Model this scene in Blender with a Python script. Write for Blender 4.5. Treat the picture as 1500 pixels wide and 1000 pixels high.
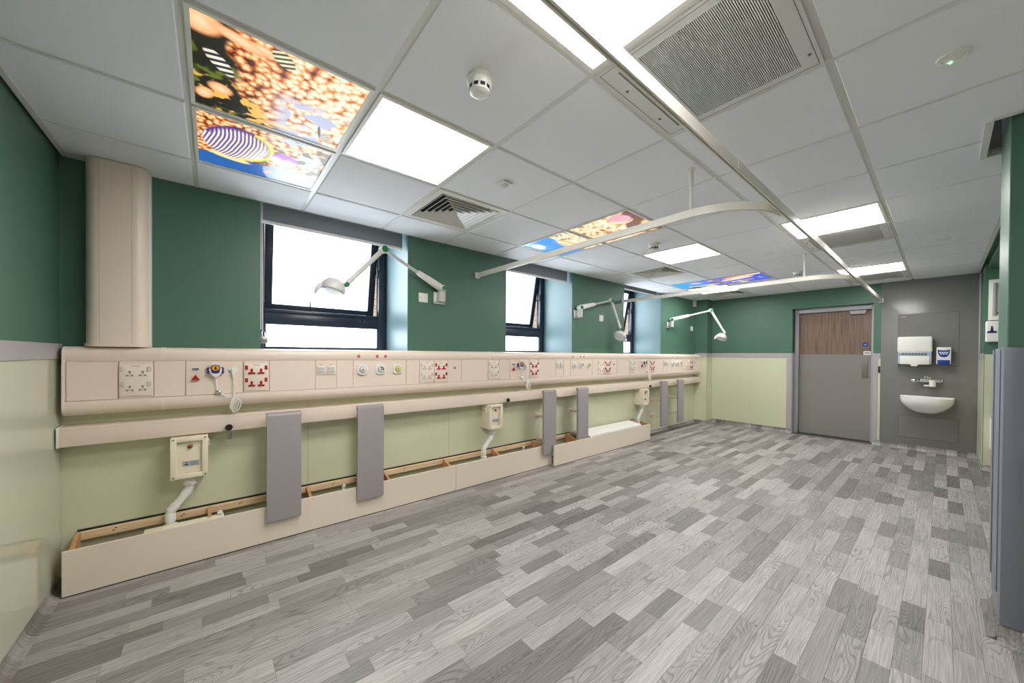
import bpy, bmesh, math, random
import numpy as np
from mathutils import Vector, Matrix

for o in list(bpy.data.objects):
    bpy.data.objects.remove(o, do_unlink=True)
SC = bpy.context.scene
COL = SC.collection
PI = math.pi

# ------------------------------------------------------------ camera, world, exposure
H = 2.342           # ceiling tile underside above the floor
EYE = 1.275         # lens height
TH, PITCH, ROLL = 0.693386, -0.0083938, 0.0069268
fw = Vector((math.sin(TH) * math.cos(PITCH), math.cos(TH) * math.cos(PITCH), math.sin(PITCH)))
r0 = Vector((math.cos(TH), -math.sin(TH), 0.0))
u0 = r0.cross(fw)
RT = r0 * math.cos(ROLL) + u0 * math.sin(ROLL)
UP = RT.cross(fw)
cd = bpy.data.cameras.new('camera')
cd.sensor_width = 36.0
cd.lens = 526.33 / 1500 * 36
cd.shift_x = 0.00154
cd.shift_y = 0.01572
cd.clip_start = 0.02
cam = bpy.data.objects.new('camera', cd)
COL.objects.link(cam)
cam.matrix_world = Matrix(((RT.x, UP.x, -fw.x, 0), (RT.y, UP.y, -fw.y, 0), (RT.z, UP.z, -fw.z, EYE), (0, 0, 0, 1)))
SC.camera = cam

wd = bpy.data.worlds.new('daylight')
SC.world = wd
wd.use_nodes = True
bg = wd.node_tree.nodes['Background']
bg.inputs[0].default_value = (0.80, 0.90, 1.0, 1)
bg.inputs[1].default_value = 0.7
SC.view_settings.view_transform = 'Standard'
SC.view_settings.look = 'None'
SC.view_settings.gamma = 1.0
SC.view_settings.use_curve_mapping = False
SC.view_settings.exposure = 1.66
LAMP = 8.0          # emission of the ceiling light panels
PANE = 3.3          # daylight glowing in the frosted glass
PICT = 0.36         # backlit ceiling pictures

# ------------------------------------------------------------ materials
def lin(c):
    return tuple((v / 12.92 if v <= 0.04045 else ((v + 0.055) / 1.055) ** 2.4) for v in (x / 255.0 for x in c))

def newmat(name):
    m = bpy.data.materials.new(name)
    m.use_nodes = True
    nt = m.node_tree
    return m, nt, nt.nodes['Principled BSDF']

def mat(name, rgb, rough=0.5, metal=0.0, spec=0.5, vary=0.04, scale=6.0, bump=0.0, bscale=200.0, coat=0.0):
    m, nt, b = newmat(name)
    c = lin(rgb)
    b.inputs['Roughness'].default_value = rough
    b.inputs['Metallic'].default_value = metal
    b.inputs['Specular IOR Level'].default_value = spec
    b.inputs['Coat Weight'].default_value = coat
    tc = nt.nodes.new('ShaderNodeTexCoord')
    n = nt.nodes.new('ShaderNodeTexNoise')
    n.inputs['Scale'].default_value = scale
    n.inputs['Detail'].default_value = 3.0
    nt.links.new(tc.outputs['Object'], n.inputs['Vector'])
    mx = nt.nodes.new('ShaderNodeMix')
    mx.data_type = 'RGBA'
    mx.inputs[6].default_value = tuple(v * (1 - vary) for v in c) + (1,)
    mx.inputs[7].default_value = tuple(min(1, v * (1 + vary)) for v in c) + (1,)
    nt.links.new(n.outputs[0], mx.inputs[0])
    nt.links.new(mx.outputs[2], b.inputs['Base Color'])
    if bump:
        n2 = nt.nodes.new('ShaderNodeTexNoise')
        n2.inputs['Scale'].default_value = bscale
        n2.inputs['Detail'].default_value = 2.0
        nt.links.new(tc.outputs['Object'], n2.inputs['Vector'])
        bp = nt.nodes.new('ShaderNodeBump')
        bp.inputs['Strength'].default_value = bump
        bp.inputs['Distance'].default_value = 0.002
        nt.links.new(n2.outputs[0], bp.inputs['Height'])
        nt.links.new(bp.outputs[0], b.inputs['Normal'])
    return m

def emat(name, col, strength, base=(0.8, 0.8, 0.8), rough=0.5):
    m, nt, b = newmat(name)
    b.inputs['Base Color'].default_value = base + (1,)
    b.inputs['Roughness'].default_value = rough
    b.inputs['Emission Color'].default_value = col + (1,)
    b.inputs['Emission Strength'].default_value = strength
    return m

M = {}
M['green'] = mat('dark_green_paint', (78, 114, 96), 0.42, bump=0.25, bscale=260)
M['pale'] = mat('pale_green_cladding', (212, 214, 182), 0.22, vary=0.02)
M['pale_gloss'] = mat('pale_green_gloss_cladding', (206, 208, 184), 0.05, vary=0.02, spec=0.6)
M['bluegrey'] = mat('blue_grey_reveal', (90, 114, 117), 0.4, vary=0.03)  # blue-grey tone for the sides of the window recesses
M['tile'] = mat('ceiling_tile', (241, 243, 248), 0.85, bump=0.5, bscale=420, vary=0.015)
M['tee'] = mat('grid_enamel', (222, 222, 220), 0.4)
M['white'] = mat('white_plastic', (236, 234, 228), 0.35)
M['cream'] = mat('cream_plastic', (236, 219, 203), 0.36, vary=0.015)
M['cream2'] = mat('cream_socket', (240, 226, 210), 0.3, vary=0.01)
M['sockgrey'] = mat('cream_grey_switch', (218, 204, 190), 0.3, vary=0.01)
M['creamline'] = mat('cream_seam', (196, 180, 164), 0.4)
M['creambox'] = mat('cream_enamel', (238, 228, 204), 0.35, vary=0.015)
M['board'] = mat('painted_board', (234, 220, 202), 0.45, vary=0.02)
M['grey'] = mat('grey_vinyl', (158, 152, 154), 0.4, bump=0.15, bscale=500, vary=0.02)
M['dado'] = mat('dado_grey', (176, 170, 174), 0.4)
M['guard'] = mat('lilac_grey_guard', (124, 127, 140), 0.4)
M['sinkpanel'] = mat('sink_panel_grey', (126, 125, 121), 0.28, vary=0.02)
M['sinkpanel2'] = mat('access_panel_grey', (122, 121, 118), 0.28, vary=0.02)
M['black'] = mat('black', (18, 18, 20), 0.5)
M['void'] = mat('void_black', (14, 14, 14), 0.95)
M['frame'] = mat('blue_black_frame', (30, 38, 52), 0.3)
M['red'] = mat('red_plastic', (176, 28, 26), 0.35)
M['darkred'] = mat('dark_red', (96, 12, 14), 0.5)
M['purple'] = mat('purple_plastic', (66, 50, 120), 0.35)
M['orange'] = mat('orange_ring', (236, 160, 44), 0.4)
M['yellow'] = mat('yellow_ring', (222, 212, 70), 0.4)
M['lightgrey'] = mat('light_grey_plastic', (196, 194, 190), 0.35)
M['midgrey'] = mat('mid_grey', (120, 120, 120), 0.4)
M['chrome'] = mat('chrome', (215, 215, 218), 0.12, metal=1.0)
M['steel'] = mat('brushed_steel', (170, 166, 160), 0.35, metal=1.0)
M['lampgreen'] = mat('lamp_green_cap', (22, 112, 66), 0.4)
M['blue'] = mat('blue_plastic', (24, 60, 150), 0.35)
M['ceramic'] = mat('white_ceramic', (240, 240, 236), 0.12, coat=0.3)
M['labelgrey'] = mat('label_silver', (172, 176, 184), 0.3)
M['navy'] = mat('navy_print', (30, 36, 84), 0.5)
M['fabric'] = mat('blind_fabric', (128, 134, 146), 0.8, bump=0.3, bscale=600)
M['smoky'] = mat('smoky_plastic', (168, 184, 198), 0.2)
M['track'] = mat('track_enamel', (232, 228, 218), 0.3)
M['clearplastic'] = mat('pink_white_standoff', (226, 208, 190), 0.3)
M['doorgrey'] = mat('door_grey_laminate', (140, 135, 131), 0.4, vary=0.04, scale=3)
M['doorframe'] = mat('door_frame_grey', (176, 173, 178), 0.35)
M['plaster'] = mat('pale_bounce_plaster', (225, 226, 228), 0.7)
M['lamp'] = emat('light_panel', (1.0, 0.975, 0.95), LAMP)
M['lens'] = mat('exam_lens', (228, 232, 236), 0.15)
M['pushplate'] = mat('push_plate_grey', (128, 124, 118), 0.45, metal=0.3)
M['seamgrey'] = mat('panel_seam_grey', (78, 78, 76), 0.5)
M['bluled'] = emat('blue_led', (0.1, 0.2, 1.0), 1.0)
M['greenled'] = emat('green_led', (0.2, 1.0, 0.3), 0.8)
M['pane'] = emat('frosted_pane', (0.80, 0.90, 1.0), PANE, rough=0.3)

def fabric_mat():
    m, nt, b = newmat('blind_fabric_weave')
    b.inputs['Base Color'].default_value = lin((146, 148, 152)) + (1,)
    b.inputs['Roughness'].default_value = 0.8
    tl = nt.nodes.new('ShaderNodeBsdfTranslucent'); tl.inputs[0].default_value = lin((128, 128, 130)) + (1,)
    tp_ = nt.nodes.new('ShaderNodeBsdfTransparent')
    tc = nt.nodes.new('ShaderNodeTexCoord'); n = nt.nodes.new('ShaderNodeTexNoise'); n.inputs['Scale'].default_value = 400
    nt.links.new(tc.outputs['Object'], n.inputs['Vector'])
    bp = nt.nodes.new('ShaderNodeBump'); bp.inputs['Strength'].default_value = 0.3; bp.inputs['Distance'].default_value = 0.001
    nt.links.new(n.outputs[0], bp.inputs['Height']); nt.links.new(bp.outputs[0], b.inputs['Normal'])
    m1 = nt.nodes.new('ShaderNodeMixShader'); m1.inputs[0].default_value = 0.45
    nt.links.new(b.outputs[0], m1.inputs[1]); nt.links.new(tl.outputs[0], m1.inputs[2])
    m2 = nt.nodes.new('ShaderNodeMixShader'); m2.inputs[0].default_value = 0.04
    nt.links.new(m1.outputs[0], m2.inputs[1]); nt.links.new(tp_.outputs[0], m2.inputs[2])
    nt.links.new(m2.outputs[0], nt.nodes['Material Output'].inputs[0])
    return m
M['fabric'] = fabric_mat()

def wood_mat(name, a, b_, sx=1.2, sy=26.0, axis='X'):
    m, nt, b = newmat(name)
    tc = nt.nodes.new('ShaderNodeTexCoord')
    mp = nt.nodes.new('ShaderNodeMapping')
    mp.inputs['Scale'].default_value = {'X': (sx, sy, sy), 'Z': (sy, sy, sx)}[axis]
    n = nt.nodes.new('ShaderNodeTexNoise')
    n.inputs['Scale'].default_value = 1.6
    n.inputs['Detail'].default_value = 6
    rp = nt.nodes.new('ShaderNodeValToRGB')
    rp.color_ramp.elements[0].position = 0.3
    rp.color_ramp.elements[0].color = lin(a) + (1,)
    rp.color_ramp.elements[1].position = 0.7
    rp.color_ramp.elements[1].color = lin(b_) + (1,)
    nt.links.new(tc.outputs['Object'], mp.inputs[0])
    nt.links.new(mp.outputs[0], n.inputs['Vector'])
    nt.links.new(n.outputs[0], rp.inputs[0])
    nt.links.new(rp.outputs[0], b.inputs['Base Color'])
    b.inputs['Roughness'].default_value = 0.5
    return m
M['pine'] = wood_mat('pine', (222, 186, 142), (242, 216, 178))
M['pinedark'] = wood_mat('pine_offcut', (178, 128, 82), (206, 160, 112), axis='Z')
M['doorwood'] = wood_mat('door_walnut', (104, 82, 70), (146, 122, 106), sx=1.6, sy=40, axis='Z')

def plank_mat():
    m, nt, b = newmat('grey_oak_plank')
    N = nt.nodes.new
    L = nt.links.new
    ge = N('ShaderNodeNewGeometry')
    oi = N('ShaderNodeObjectInfo')
    add = N('ShaderNodeMath'); add.operation = 'ADD'
    L(oi.outputs['Random'], add.inputs[0]); L(ge.outputs['Random Per Island'], add.inputs[1])
    fr = N('ShaderNodeMath'); fr.operation = 'FRACT'
    mul = N('ShaderNodeMath'); mul.operation = 'MULTIPLY'; mul.inputs[1].default_value = 7.31
    L(add.outputs[0], mul.inputs[0]); L(mul.outputs[0], fr.inputs[0])
    off = N('ShaderNodeMath'); off.operation = 'MULTIPLY'; off.inputs[1].default_value = 37.0
    L(add.outputs[0], off.inputs[0])
    cmb = N('ShaderNodeCombineXYZ'); L(off.outputs[0], cmb.inputs[0]); L(off.outputs[0], cmb.inputs[2])
    va = N('ShaderNodeVectorMath'); va.operation = 'ADD'
    L(ge.outputs['Position'], va.inputs[0]); L(cmb.outputs[0], va.inputs[1])
    # cathedral lines: sine of a smooth stretched noise
    mp = N('ShaderNodeMapping'); mp.inputs['Scale'].default_value = (1.7, 10.0, 1.7)
    L(va.outputs[0], mp.inputs[0])
    n1 = N('ShaderNodeTexNoise'); n1.inputs['Scale'].default_value = 1.0; n1.inputs['Detail'].default_value = 1.2
    L(mp.outputs[0], n1.inputs['Vector'])
    m1 = N('ShaderNodeMath'); m1.operation = 'MULTIPLY'; m1.inputs[1].default_value = 150.0
    L(n1.outputs[0], m1.inputs[0])
    s1 = N('ShaderNodeMath'); s1.operation = 'SINE'; L(m1.outputs[0], s1.inputs[0])
    r1 = N('ShaderNodeMapRange'); r1.inputs[1].default_value = 0.2; r1.inputs[2].default_value = 1.0
    L(s1.outputs[0], r1.inputs[0])
    # fine straight grain
    mp2 = N('ShaderNodeMapping'); mp2.inputs['Scale'].default_value = (6.0, 190.0, 6.0)
    L(va.outputs[0], mp2.inputs[0])
    n2 = N('ShaderNodeTexNoise'); n2.inputs['Scale'].default_value = 1.0; n2.inputs['Detail'].default_value = 4
    L(mp2.outputs[0], n2.inputs['Vector'])
    # where the lines show
    n3 = N('ShaderNodeTexNoise'); n3.inputs['Scale'].default_value = 2.4; n3.inputs['Detail'].default_value = 1
    L(va.outputs[0], n3.inputs['Vector'])
    r3 = N('ShaderNodeMapRange'); r3.inputs[1].default_value = 0.42; r3.inputs[2].default_value = 0.62
    L(n3.outputs[0], r3.inputs[0])
    lw = N('ShaderNodeMath'); lw.operation = 'MULTIPLY'; L(r1.outputs[0], lw.inputs[0]); L(r3.outputs[0], lw.inputs[1])
    rp = N('ShaderNodeValToRGB')
    e = rp.color_ramp.elements
    e[0].position = 0.0; e[0].color = lin((118, 113, 110)) + (1,)
    e[1].position = 1.0; e[1].color = lin((178, 173, 169)) + (1,)
    e2 = e.new(0.45); e2.color = lin((154, 149, 145)) + (1,)
    L(fr.outputs[0], rp.inputs[0])
    dk = N('ShaderNodeMix'); dk.data_type = 'RGBA'; dk.blend_type = 'MULTIPLY'
    dk.inputs[7].default_value = (0.42, 0.41, 0.41, 1)
    k = N('ShaderNodeMath'); k.operation = 'MULTIPLY'; k.inputs[1].default_value = 0.62
    L(lw.outputs[0], k.inputs[0]); L(k.outputs[0], dk.inputs[0]); L(rp.outputs[0], dk.inputs[6])
    r2 = N('ShaderNodeMapRange'); r2.inputs[1].default_value = 0.35; r2.inputs[2].default_value = 0.65
    r2.inputs[3].default_value = 0.76; r2.inputs[4].default_value = 1.14
    L(n2.outputs[0], r2.inputs[0])
    fi = N('ShaderNodeVectorMath'); fi.operation = 'SCALE'
    L(dk.outputs[2], fi.inputs[0]); L(r2.outputs[0], fi.inputs['Scale'])
    L(fi.outputs[0], b.inputs['Base Color'])
    b.inputs['Roughness'].default_value = 0.42
    b.inputs['Specular IOR Level'].default_value = 0.45
    return m
M['plank'] = plank_mat()

def pict_mat():
    m, nt, b = newmat('backlit_print')
    at = nt.nodes.new('ShaderNodeAttribute')
    at.attribute_name = 'paint'
    nt.links.new(at.outputs['Color'], b.inputs['Emission Color'])
    b.inputs['Base Color'].default_value = (0.02, 0.02, 0.02, 1)
    b.inputs['Roughness'].default_value = 0.3
    b.inputs['Specular IOR Level'].default_value = 0.25
    b.inputs['Emission Strength'].default_value = PICT
    return m
M['pict'] = pict_mat()

def brick_mat():
    m, nt, b = newmat('outside_brick')
    t = nt.nodes.new('ShaderNodeTexBrick')
    t.inputs['Scale'].default_value = 4.6
    t.inputs['Color1'].default_value = lin((190, 150, 120)) + (1,)
    t.inputs['Color2'].default_value = lin((160, 120, 100)) + (1,)
    t.inputs['Mortar'].default_value = lin((200, 190, 180)) + (1,)
    mp = nt.nodes.new('ShaderNodeMapping')
    mp.inputs['Rotation'].default_value = (PI / 2, 0, 0)
    tc = nt.nodes.new('ShaderNodeTexCoord')
    nt.links.new(tc.outputs['Object'], mp.inputs[0])
    nt.links.new(mp.outputs[0], t.inputs['Vector'])
    nt.links.new(t.outputs[0], b.inputs['Base Color'])
    return m
M['brick'] = brick_mat()

# ------------------------------------------------------------ geometry helpers
def box(x0, x1, y0, y1, z0, z1):
    v = [(x, y, z) for x in (x0, x1) for y in (y0, y1) for z in (z0, z1)]
    f = [(0, 1, 3, 2), (4, 6, 7, 5), (0, 4, 5, 1), (2, 3, 7, 6), (0, 2, 6, 4), (1, 5, 7, 3)]
    return v, f

def rbox(x0, x1, y0, y1, z0, z1, r=0.004, seg=2):
    bm = bmesh.new()
    v, f = box(x0, x1, y0, y1, z0, z1)
    bv = [bm.verts.new(p) for p in v]
    for q in f:
        bm.faces.new([bv[i] for i in q])
    bmesh.ops.bevel(bm, geom=list(bm.edges), offset=r, segments=seg, affect='EDGES', profile=0.5)
    bm.verts.index_update()
    out = [tuple(p.co) for p in bm.verts], [tuple(p.index for p in q.verts) for q in bm.faces]
    bm.free()
    return out

def prism(poly, axis, a, b):
    """poly: 2D outline; axis: the extrusion axis; plane axes in cyclic-free order."""
    def pt(p, t):
        if axis == 'x': return (t, p[0], p[1])
        if axis == 'y': return (p[0], t, p[1])
        return (p[0], p[1], t)
    n = len(poly)
    v = [pt(p, a) for p in poly] + [pt(p, b) for p in poly]
    f = [tuple(range(n))[::-1], tuple(range(n, 2 * n))]
    f += [(i, (i + 1) % n, n + (i + 1) % n, n + i) for i in range(n)]
    return v, f

def rrect(cx, cy, w, h, r, seg=5):
    pts = []
    for qx, qy, a0 in ((1, 1, 0), (-1, 1, 90), (-1, -1, 180), (1, -1, 270)):
        for k in range(seg + 1):
            a = math.radians(a0 + 90 * k / seg)
            pts.append((cx + qx * (w / 2 - r) + r * math.cos(a), cy + qy * (h / 2 - r) + r * math.sin(a)))
    return pts

def ell(cx, cy, rx, ry, n=24):
    return [(cx + rx * math.cos(2 * PI * i / n), cy + ry * math.sin(2 * PI * i / n)) for i in range(n)]

def cyl(p0, p1, ra, rb=None, n=16):
    return tube([p0, p1], [ra, ra if rb is None else rb], n)

def tube(path, rad, n=12):
    P = [Vector(p) for p in path]
    if not isinstance(rad, (list, tuple)):
        rad = [rad] * len(P)
    v, f = [], []
    up = None
    for i, p in enumerate(P):
        if i == 0: d = P[1] - P[0]
        elif i == len(P) - 1: d = P[-1] - P[-2]
        else: d = (P[i + 1] - P[i]).normalized() + (P[i] - P[i - 1]).normalized()
        d.normalize()
        if up is None:
            up = Vector((0, 0, 1)) if abs(d.z) < 0.9 else Vector((1, 0, 0))
        a = d.cross(up).normalized()
        bb = a.cross(d).normalized()
        up = bb
        for k in range(n):
            t = 2 * PI * k / n
            q = p + (a * math.cos(t) + bb * math.sin(t)) * rad[i]
            v.append(tuple(q))
    for i in range(len(P) - 1):
        for k in range(n):
            f.append((i * n + k, i * n + (k + 1) % n, (i + 1) * n + (k + 1) % n, (i + 1) * n + k))
    f.append(tuple(range(n))[::-1])
    f.append(tuple(range((len(P) - 1) * n, len(P) * n)))
    return v, f

def lathe(profile, c, axis='z', n=24):
    """profile: (radius, height) along axis from point c."""
    v, f = [], []
    for r, h in profile:
        for k in range(n):
            t = 2 * PI * k / n
            a, b = r * math.cos(t), r * math.sin(t)
            if axis == 'z': v.append((c[0] + a, c[1] + b, c[2] + h))
            elif axis == 'y': v.append((c[0] + a, c[1] + h, c[2] + b))
            else: v.append((c[0] + h, c[1] + a, c[2] + b))
    m = len(profile)
    for i in range(m - 1):
        for k in range(n):
            f.append((i * n + k, i * n + (k + 1) % n, (i + 1) * n + (k + 1) % n, (i + 1) * n + k))
    f.append(tuple(range(n))[::-1])
    f.append(tuple(range((m - 1) * n, m * n)))
    return v, f

def ellipsoid(c, rx, ry, rz, nu=18, nv=10, rot=None):
    v, f = [], []
    for j in range(nv + 1):
        ph = PI * j / nv
        for i in range(nu):
            t = 2 * PI * i / nu
            p = Vector((rx * math.sin(ph) * math.cos(t), ry * math.sin(ph) * math.sin(t), rz * math.cos(ph)))
            if rot: p = rot @ p
            v.append((c[0] + p.x, c[1] + p.y, c[2] + p.z))
    for j in range(nv):
        for i in range(nu):
            f.append((j * nu + i, j * nu + (i + 1) % nu, (j + 1) * nu + (i + 1) % nu, (j + 1) * nu + i))
    return v, f

def make_mesh(name, shapes, m, smooth=True):
    vs, fs = [], []
    for v, f in shapes:
        o = len(vs)
        vs += list(v)
        fs += [tuple(i + o for i in q) for q in f]
    me = bpy.data.meshes.new(name)
    me.from_pydata(vs, [], fs)
    bm = bmesh.new(); bm.from_mesh(me)
    bmesh.ops.recalc_face_normals(bm, faces=list(bm.faces))
    bm.to_mesh(me); bm.free()
    me.materials.append(m)
    if smooth:
        me.shade_smooth()
        me.set_sharp_from_angle(angle=0.6)
    return me

def P(name, parent, m, *shapes, smooth=True, loc=None, label=None):
    """one mesh object (a part when it has a parent)"""
    o = bpy.data.objects.new(name, make_mesh(name, shapes, M[m] if isinstance(m, str) else m, smooth))
    COL.objects.link(o)
    if parent is not None: o.parent = parent
    if loc: o.location = loc
    if label: o['label'] = label
    return o

def tag(o, label, cat, group=None):
    o['label'] = label; o['category'] = cat
    if group: o['group'] = group
    return o

def T(name, label, cat, loc=(0, 0, 0), rz=0.0, group=None):
    o = bpy.data.objects.new(name, None)
    o.empty_display_size = 0.05
    COL.objects.link(o)
    o.location = loc
    o.rotation_euler = (0, 0, rz)
    return tag(o, label, cat, group)

def S(name, m, *shapes, parent=None, smooth=False):
    o = P(name, parent, m, *shapes, smooth=smooth)
    if parent is None: o['kind'] = 'structure'
    return o

def SE(name, loc=(0, 0, 0)):
    o = bpy.data.objects.new(name, None)
    COL.objects.link(o)
    o.location = loc
    o['kind'] = 'structure'
    return o

Q = 0.025           # the wall heights below were measured from a datum 25 mm above the floor
XL, XF = -0.64, 7.43    # left wall, far wall
YW = 3.08               # window wall
YB = -1.70              # wall behind the camera
WIN = [(0.258, 1.360), (2.489, 3.600), (4.778, 5.895)]
YG = 3.59               # inner face of the window frames

# ------------------------------------------------------------ floor: coved vinyl laid in plank strips
floor = S('floor', mat('floor_bed', (96, 92, 90), 0.6), box(XL - 0.1, XF + 0.4, YB - 0.1, YW + 0.1, -0.12, -0.003))
rng = random.Random(11)
PW = 0.0825
LEN = [0.26, 0.31, 0.37, 0.43, 0.49, 0.55, 0.61]
def plank_shape(L, w=PW):
    g = 0.0005
    return box(-L / 2 + g, L / 2 - g, -w / 2 + g, w / 2 - g, -0.003, 0.0)
pmesh = {L: make_mesh('plank', [plank_shape(L)], M['plank'], False) for L in LEN}
def project(x, y, z=0.0):
    p = Vector((x, y, z - EYE))
    d = p.dot(fw)
    if d < 0.05: return None
    return 747.7 + 526.33 * p.dot(RT) / d, 523.6 - 526.33 * p.dot(UP) / d
cands = []
y = 0.041 - 21 * PW
while y < YW - 0.2:
    yc = y + PW / 2
    x = XL + 0.035
    xe = XF - 0.03
    if yc < -0.35: xe = 2.7
    if yc > 2.93: xe = XF - 0.03; x = 5.13
    first = True
    while x < xe - 0.02:
        L = rng.choice(LEN)
        if first: L = rng.choice(LEN[:3]) if rng.random() < 0.5 else L; first = False
        full = True
        if x + L > xe: L = xe - x; full = False
        area = 0
        if full:
            c = [project(x + a * L, yc + b_ * PW) for a, b_ in ((0, -.5), (1, -.5), (1, .5), (0, .5))]
            if all(c) and yc < 2.86:
                cu = sum(q[0] for q in c) / 4; cv = sum(q[1] for q in c) / 4
                if 0 < cu < 1480 and 0 < cv < 1000:
                    area = abs(sum(c[i][0] * c[(i + 1) % 4][1] - c[(i + 1) % 4][0] * c[i][1] for i in range(4))) / 2
        cands.append((area, x + L / 2, yc, L))
        x += L
    y += PW
cands.sort(key=lambda t: -t[0])
rest = []
for k, (a, x, yc, L) in enumerate(cands):
    if k < 300 and a > 0:
        o = bpy.data.objects.new('plank', pmesh[L])
        COL.objects.link(o); o.parent = floor; o.location = (x, yc, 0)
    else:
        v, f = plank_shape(L)
        rest.append(([(p[0] + x, p[1] + yc, p[2]) for p in v], f))
fp = P('plank_field', floor, 'plank', *rest, smooth=False)
fp['kind'] = 'stuff'

def cove(name, length, n, place, h=0.075):
    """floor covering turned up the wall, one strip after another"""
    prof = [(0.0, h), (0.003, h), (0.004, 0.042), (0.010, 0.022), (0.022, 0.008), (0.042, 0.0012), (0.042, -0.002), (0.0, -0.002)]
    sh = []
    w = length / n
    for i in range(n):
        v, f = prism(prof, 'y', i * w, (i + 1) * w - 0.0006)
        sh.append(([place(p) for p in v], f))
    return S(name, 'plank', *sh)
cove('baseboard_left', YW - YB, int((YW - YB) / PW), lambda p: (XL + p[0], YB + p[1], p[2]))
cove('baseboard_far', 2.85 - 1.60, 15, lambda p: (XF - p[0], 1.60 + p[1], p[2]))
cove('baseboard_sink', 0.65 + 0.30, 11, lambda p: (XF - 0.012 - p[0], -0.30 + p[1], p[2]))
cove('baseboard_window', 7.2 - 5.12, 6, lambda p: (5.12 + p[1], YW - p[0], p[2]))
cove('baseboard_corner', 0.23, 3, lambda p: (7.2 - p[0], 2.85 + p[1], p[2]))
cove('baseboard_corner_front', 0.23, 1, lambda p: (7.2 + p[1], 2.85 - p[0], p[2]))
cove('baseboard_pier', 0.5, 6, lambda p: (2.73 - p[0], -0.67 + p[1], p[2]))
cove('baseboard_alcove', 0.6, 7, lambda p: (6.8 - p[0], -0.90 + p[1], p[2]))
cove('baseboard_pier_end', 0.40, 1, lambda p: (2.73 + p[1], -0.182 + p[0], p[2]))

# ------------------------------------------------------------ walls
TOP = 2.62
SILL = 1.285
sh = [box(XL - 0.2, XF + 0.3, YW, YW + 0.6, -0.1, SILL)]
ed = [XL - 0.2] + [e for w_ in WIN for e in w_] + [XF + 0.3]
for i in range(0, len(ed), 2):
    sh.append(box(ed[i], ed[i + 1], YW, YW + 0.6, SILL, TOP))
for a, b_ in WIN:
    sh.append(box(a, b_, YW, YW + 0.6, 2.50, TOP))
wall_window = S('wall_window', 'green', *sh)
for a, b_ in WIN:                                                    # blue-grey linings of the window recesses
    P('reveal_lining', wall_window, 'bluegrey', box(b_ - 0.006, b_ - 0.0005, YW + 0.002, YG + 0.02, SILL + 0.012, 2.498), smooth=False)
    P('reveal_lining', wall_window, 'bluegrey', box(a + 0.0005, a + 0.006, YW + 0.002, YG + 0.02, SILL + 0.012, 2.498), smooth=False)
    P('window_board', wall_window, 'white', box(a + 0.001, b_ - 0.001, YW + 0.001, YG + 0.02, SILL + 0.0005, SILL + 0.012), smooth=False)
for a, b_ in zip([XL, 0.56, 1.78, 3.0, 4.22, 5.44, 6.66], [0.56, 1.78, 3.0, 4.22, 5.44, 6.66, 7.2]):
    P('cladding_panel', wall_window, 'pale', box(a + 0.002, b_ - 0.001, YW - 0.006, YW - 0.0002, 0.03, 1.20), smooth=False)
P('cladding_seam', wall_window, 'dado', *[box(s - 0.001, s + 0.002, YW - 0.004, YW, 0.03, 1.20) for s in (0.56, 1.78, 3.0, 4.22, 5.44, 6.66)], smooth=False)

wall_left = S('wall_left', 'green', box(XL - 0.2, XL, YB - 0.2, YW + 0.1, -0.1, TOP))
P('cladding_panel', wall_left, 'pale_gloss', box(XL + 0.0002, XL + 0.006, 0.35, YW - 0.008, 0.06, 1.235), smooth=False)
P('cladding_panel', wall_left, 'pale_gloss', box(XL + 0.0002, XL + 0.006, YB, 0.348, 0.06, 1.235), smooth=False)
S('trim_1', 'dado', rbox(XL + 0.0002, XL + 0.012, YB, YW - 0.002, 1.235, 1.318, 0.003))
wall_back = S('wall_back', 'plaster', box(XL - 0.2, 3.13, YB - 0.2, YB, -0.1, TOP))  # unseen wall, coloured pale to bounce light onto the ceiling
P('cladding_panel', wall_back, 'pale_gloss', box(XL, 2.73, YB + 0.0002, YB + 0.006, 0.06, 1.235), smooth=False)

# boxed-out far corner by the window wall
wall_corner = S('wall_corner', 'green', box(7.2, XF, 2.85, YW, -0.1, TOP))
P('cladding_panel', wall_corner, 'pale', box(7.194, 7.1998, 2.846, YW - 0.007, 0.05, 1.25), smooth=False)
P('cladding_panel', wall_corner, 'pale', box(7.194, XF - 0.008, 2.844, 2.8498, 0.05, 1.25), smooth=False)
S('trim_2', 'dado', box(7.190, 7.1998, 2.842, YW, 1.25, 1.328), box(7.190, XF, 2.840, 2.8498, 1.25, 1.328))

# far wall with the door opening
DY0, DY1, DZ = 0.650, 1.605, 2.064
wall_far = S('wall_far', 'green', box(XF, XF + 0.24, DY1, YW, -0.1, TOP), box(XF, XF + 0.24, -0.5, DY0, -0.1, TOP),
             box(XF, XF + 0.24, DY0, DY1, DZ, TOP), box(XF + 0.30, XF + 0.36, DY0 - 0.2, DY1 + 0.2, -0.1, DZ + 0.2))
P('cladding_panel', wall_far, 'pale', box(XF - 0.007, XF - 0.0002, 1.674, 2.843, 0.07, 1.25), smooth=False)
P('cladding_panel', wall_far, 'pale', box(XF - 0.007, XF - 0.0002, 0.574, 0.600, 0.06, 1.25), smooth=False)
S('trim_3', 'dado', rbox(XF - 0.012, XF - 0.0002, 1.606, 2.84, 1.25, 1.33, 0.003))
S('trim_4', 'dado', rbox(XF - 0.013, XF - 0.0002, 1.600, 1.674, 0.07, 1.25, 0.003), rbox(XF, XF + 0.21, DY1 - 0.012, DY1 - 0.0002, 0.0, 1.33, 0.003))
S('trim_5', 'dado', rbox(XF - 0.013, XF - 0.0002, 0.600, 0.652, 0.0, 1.33, 0.003), rbox(XF - 0.012, XF - 0.0002, 0.575, 0.600, 1.25, 1.33, 0.003))

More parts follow.
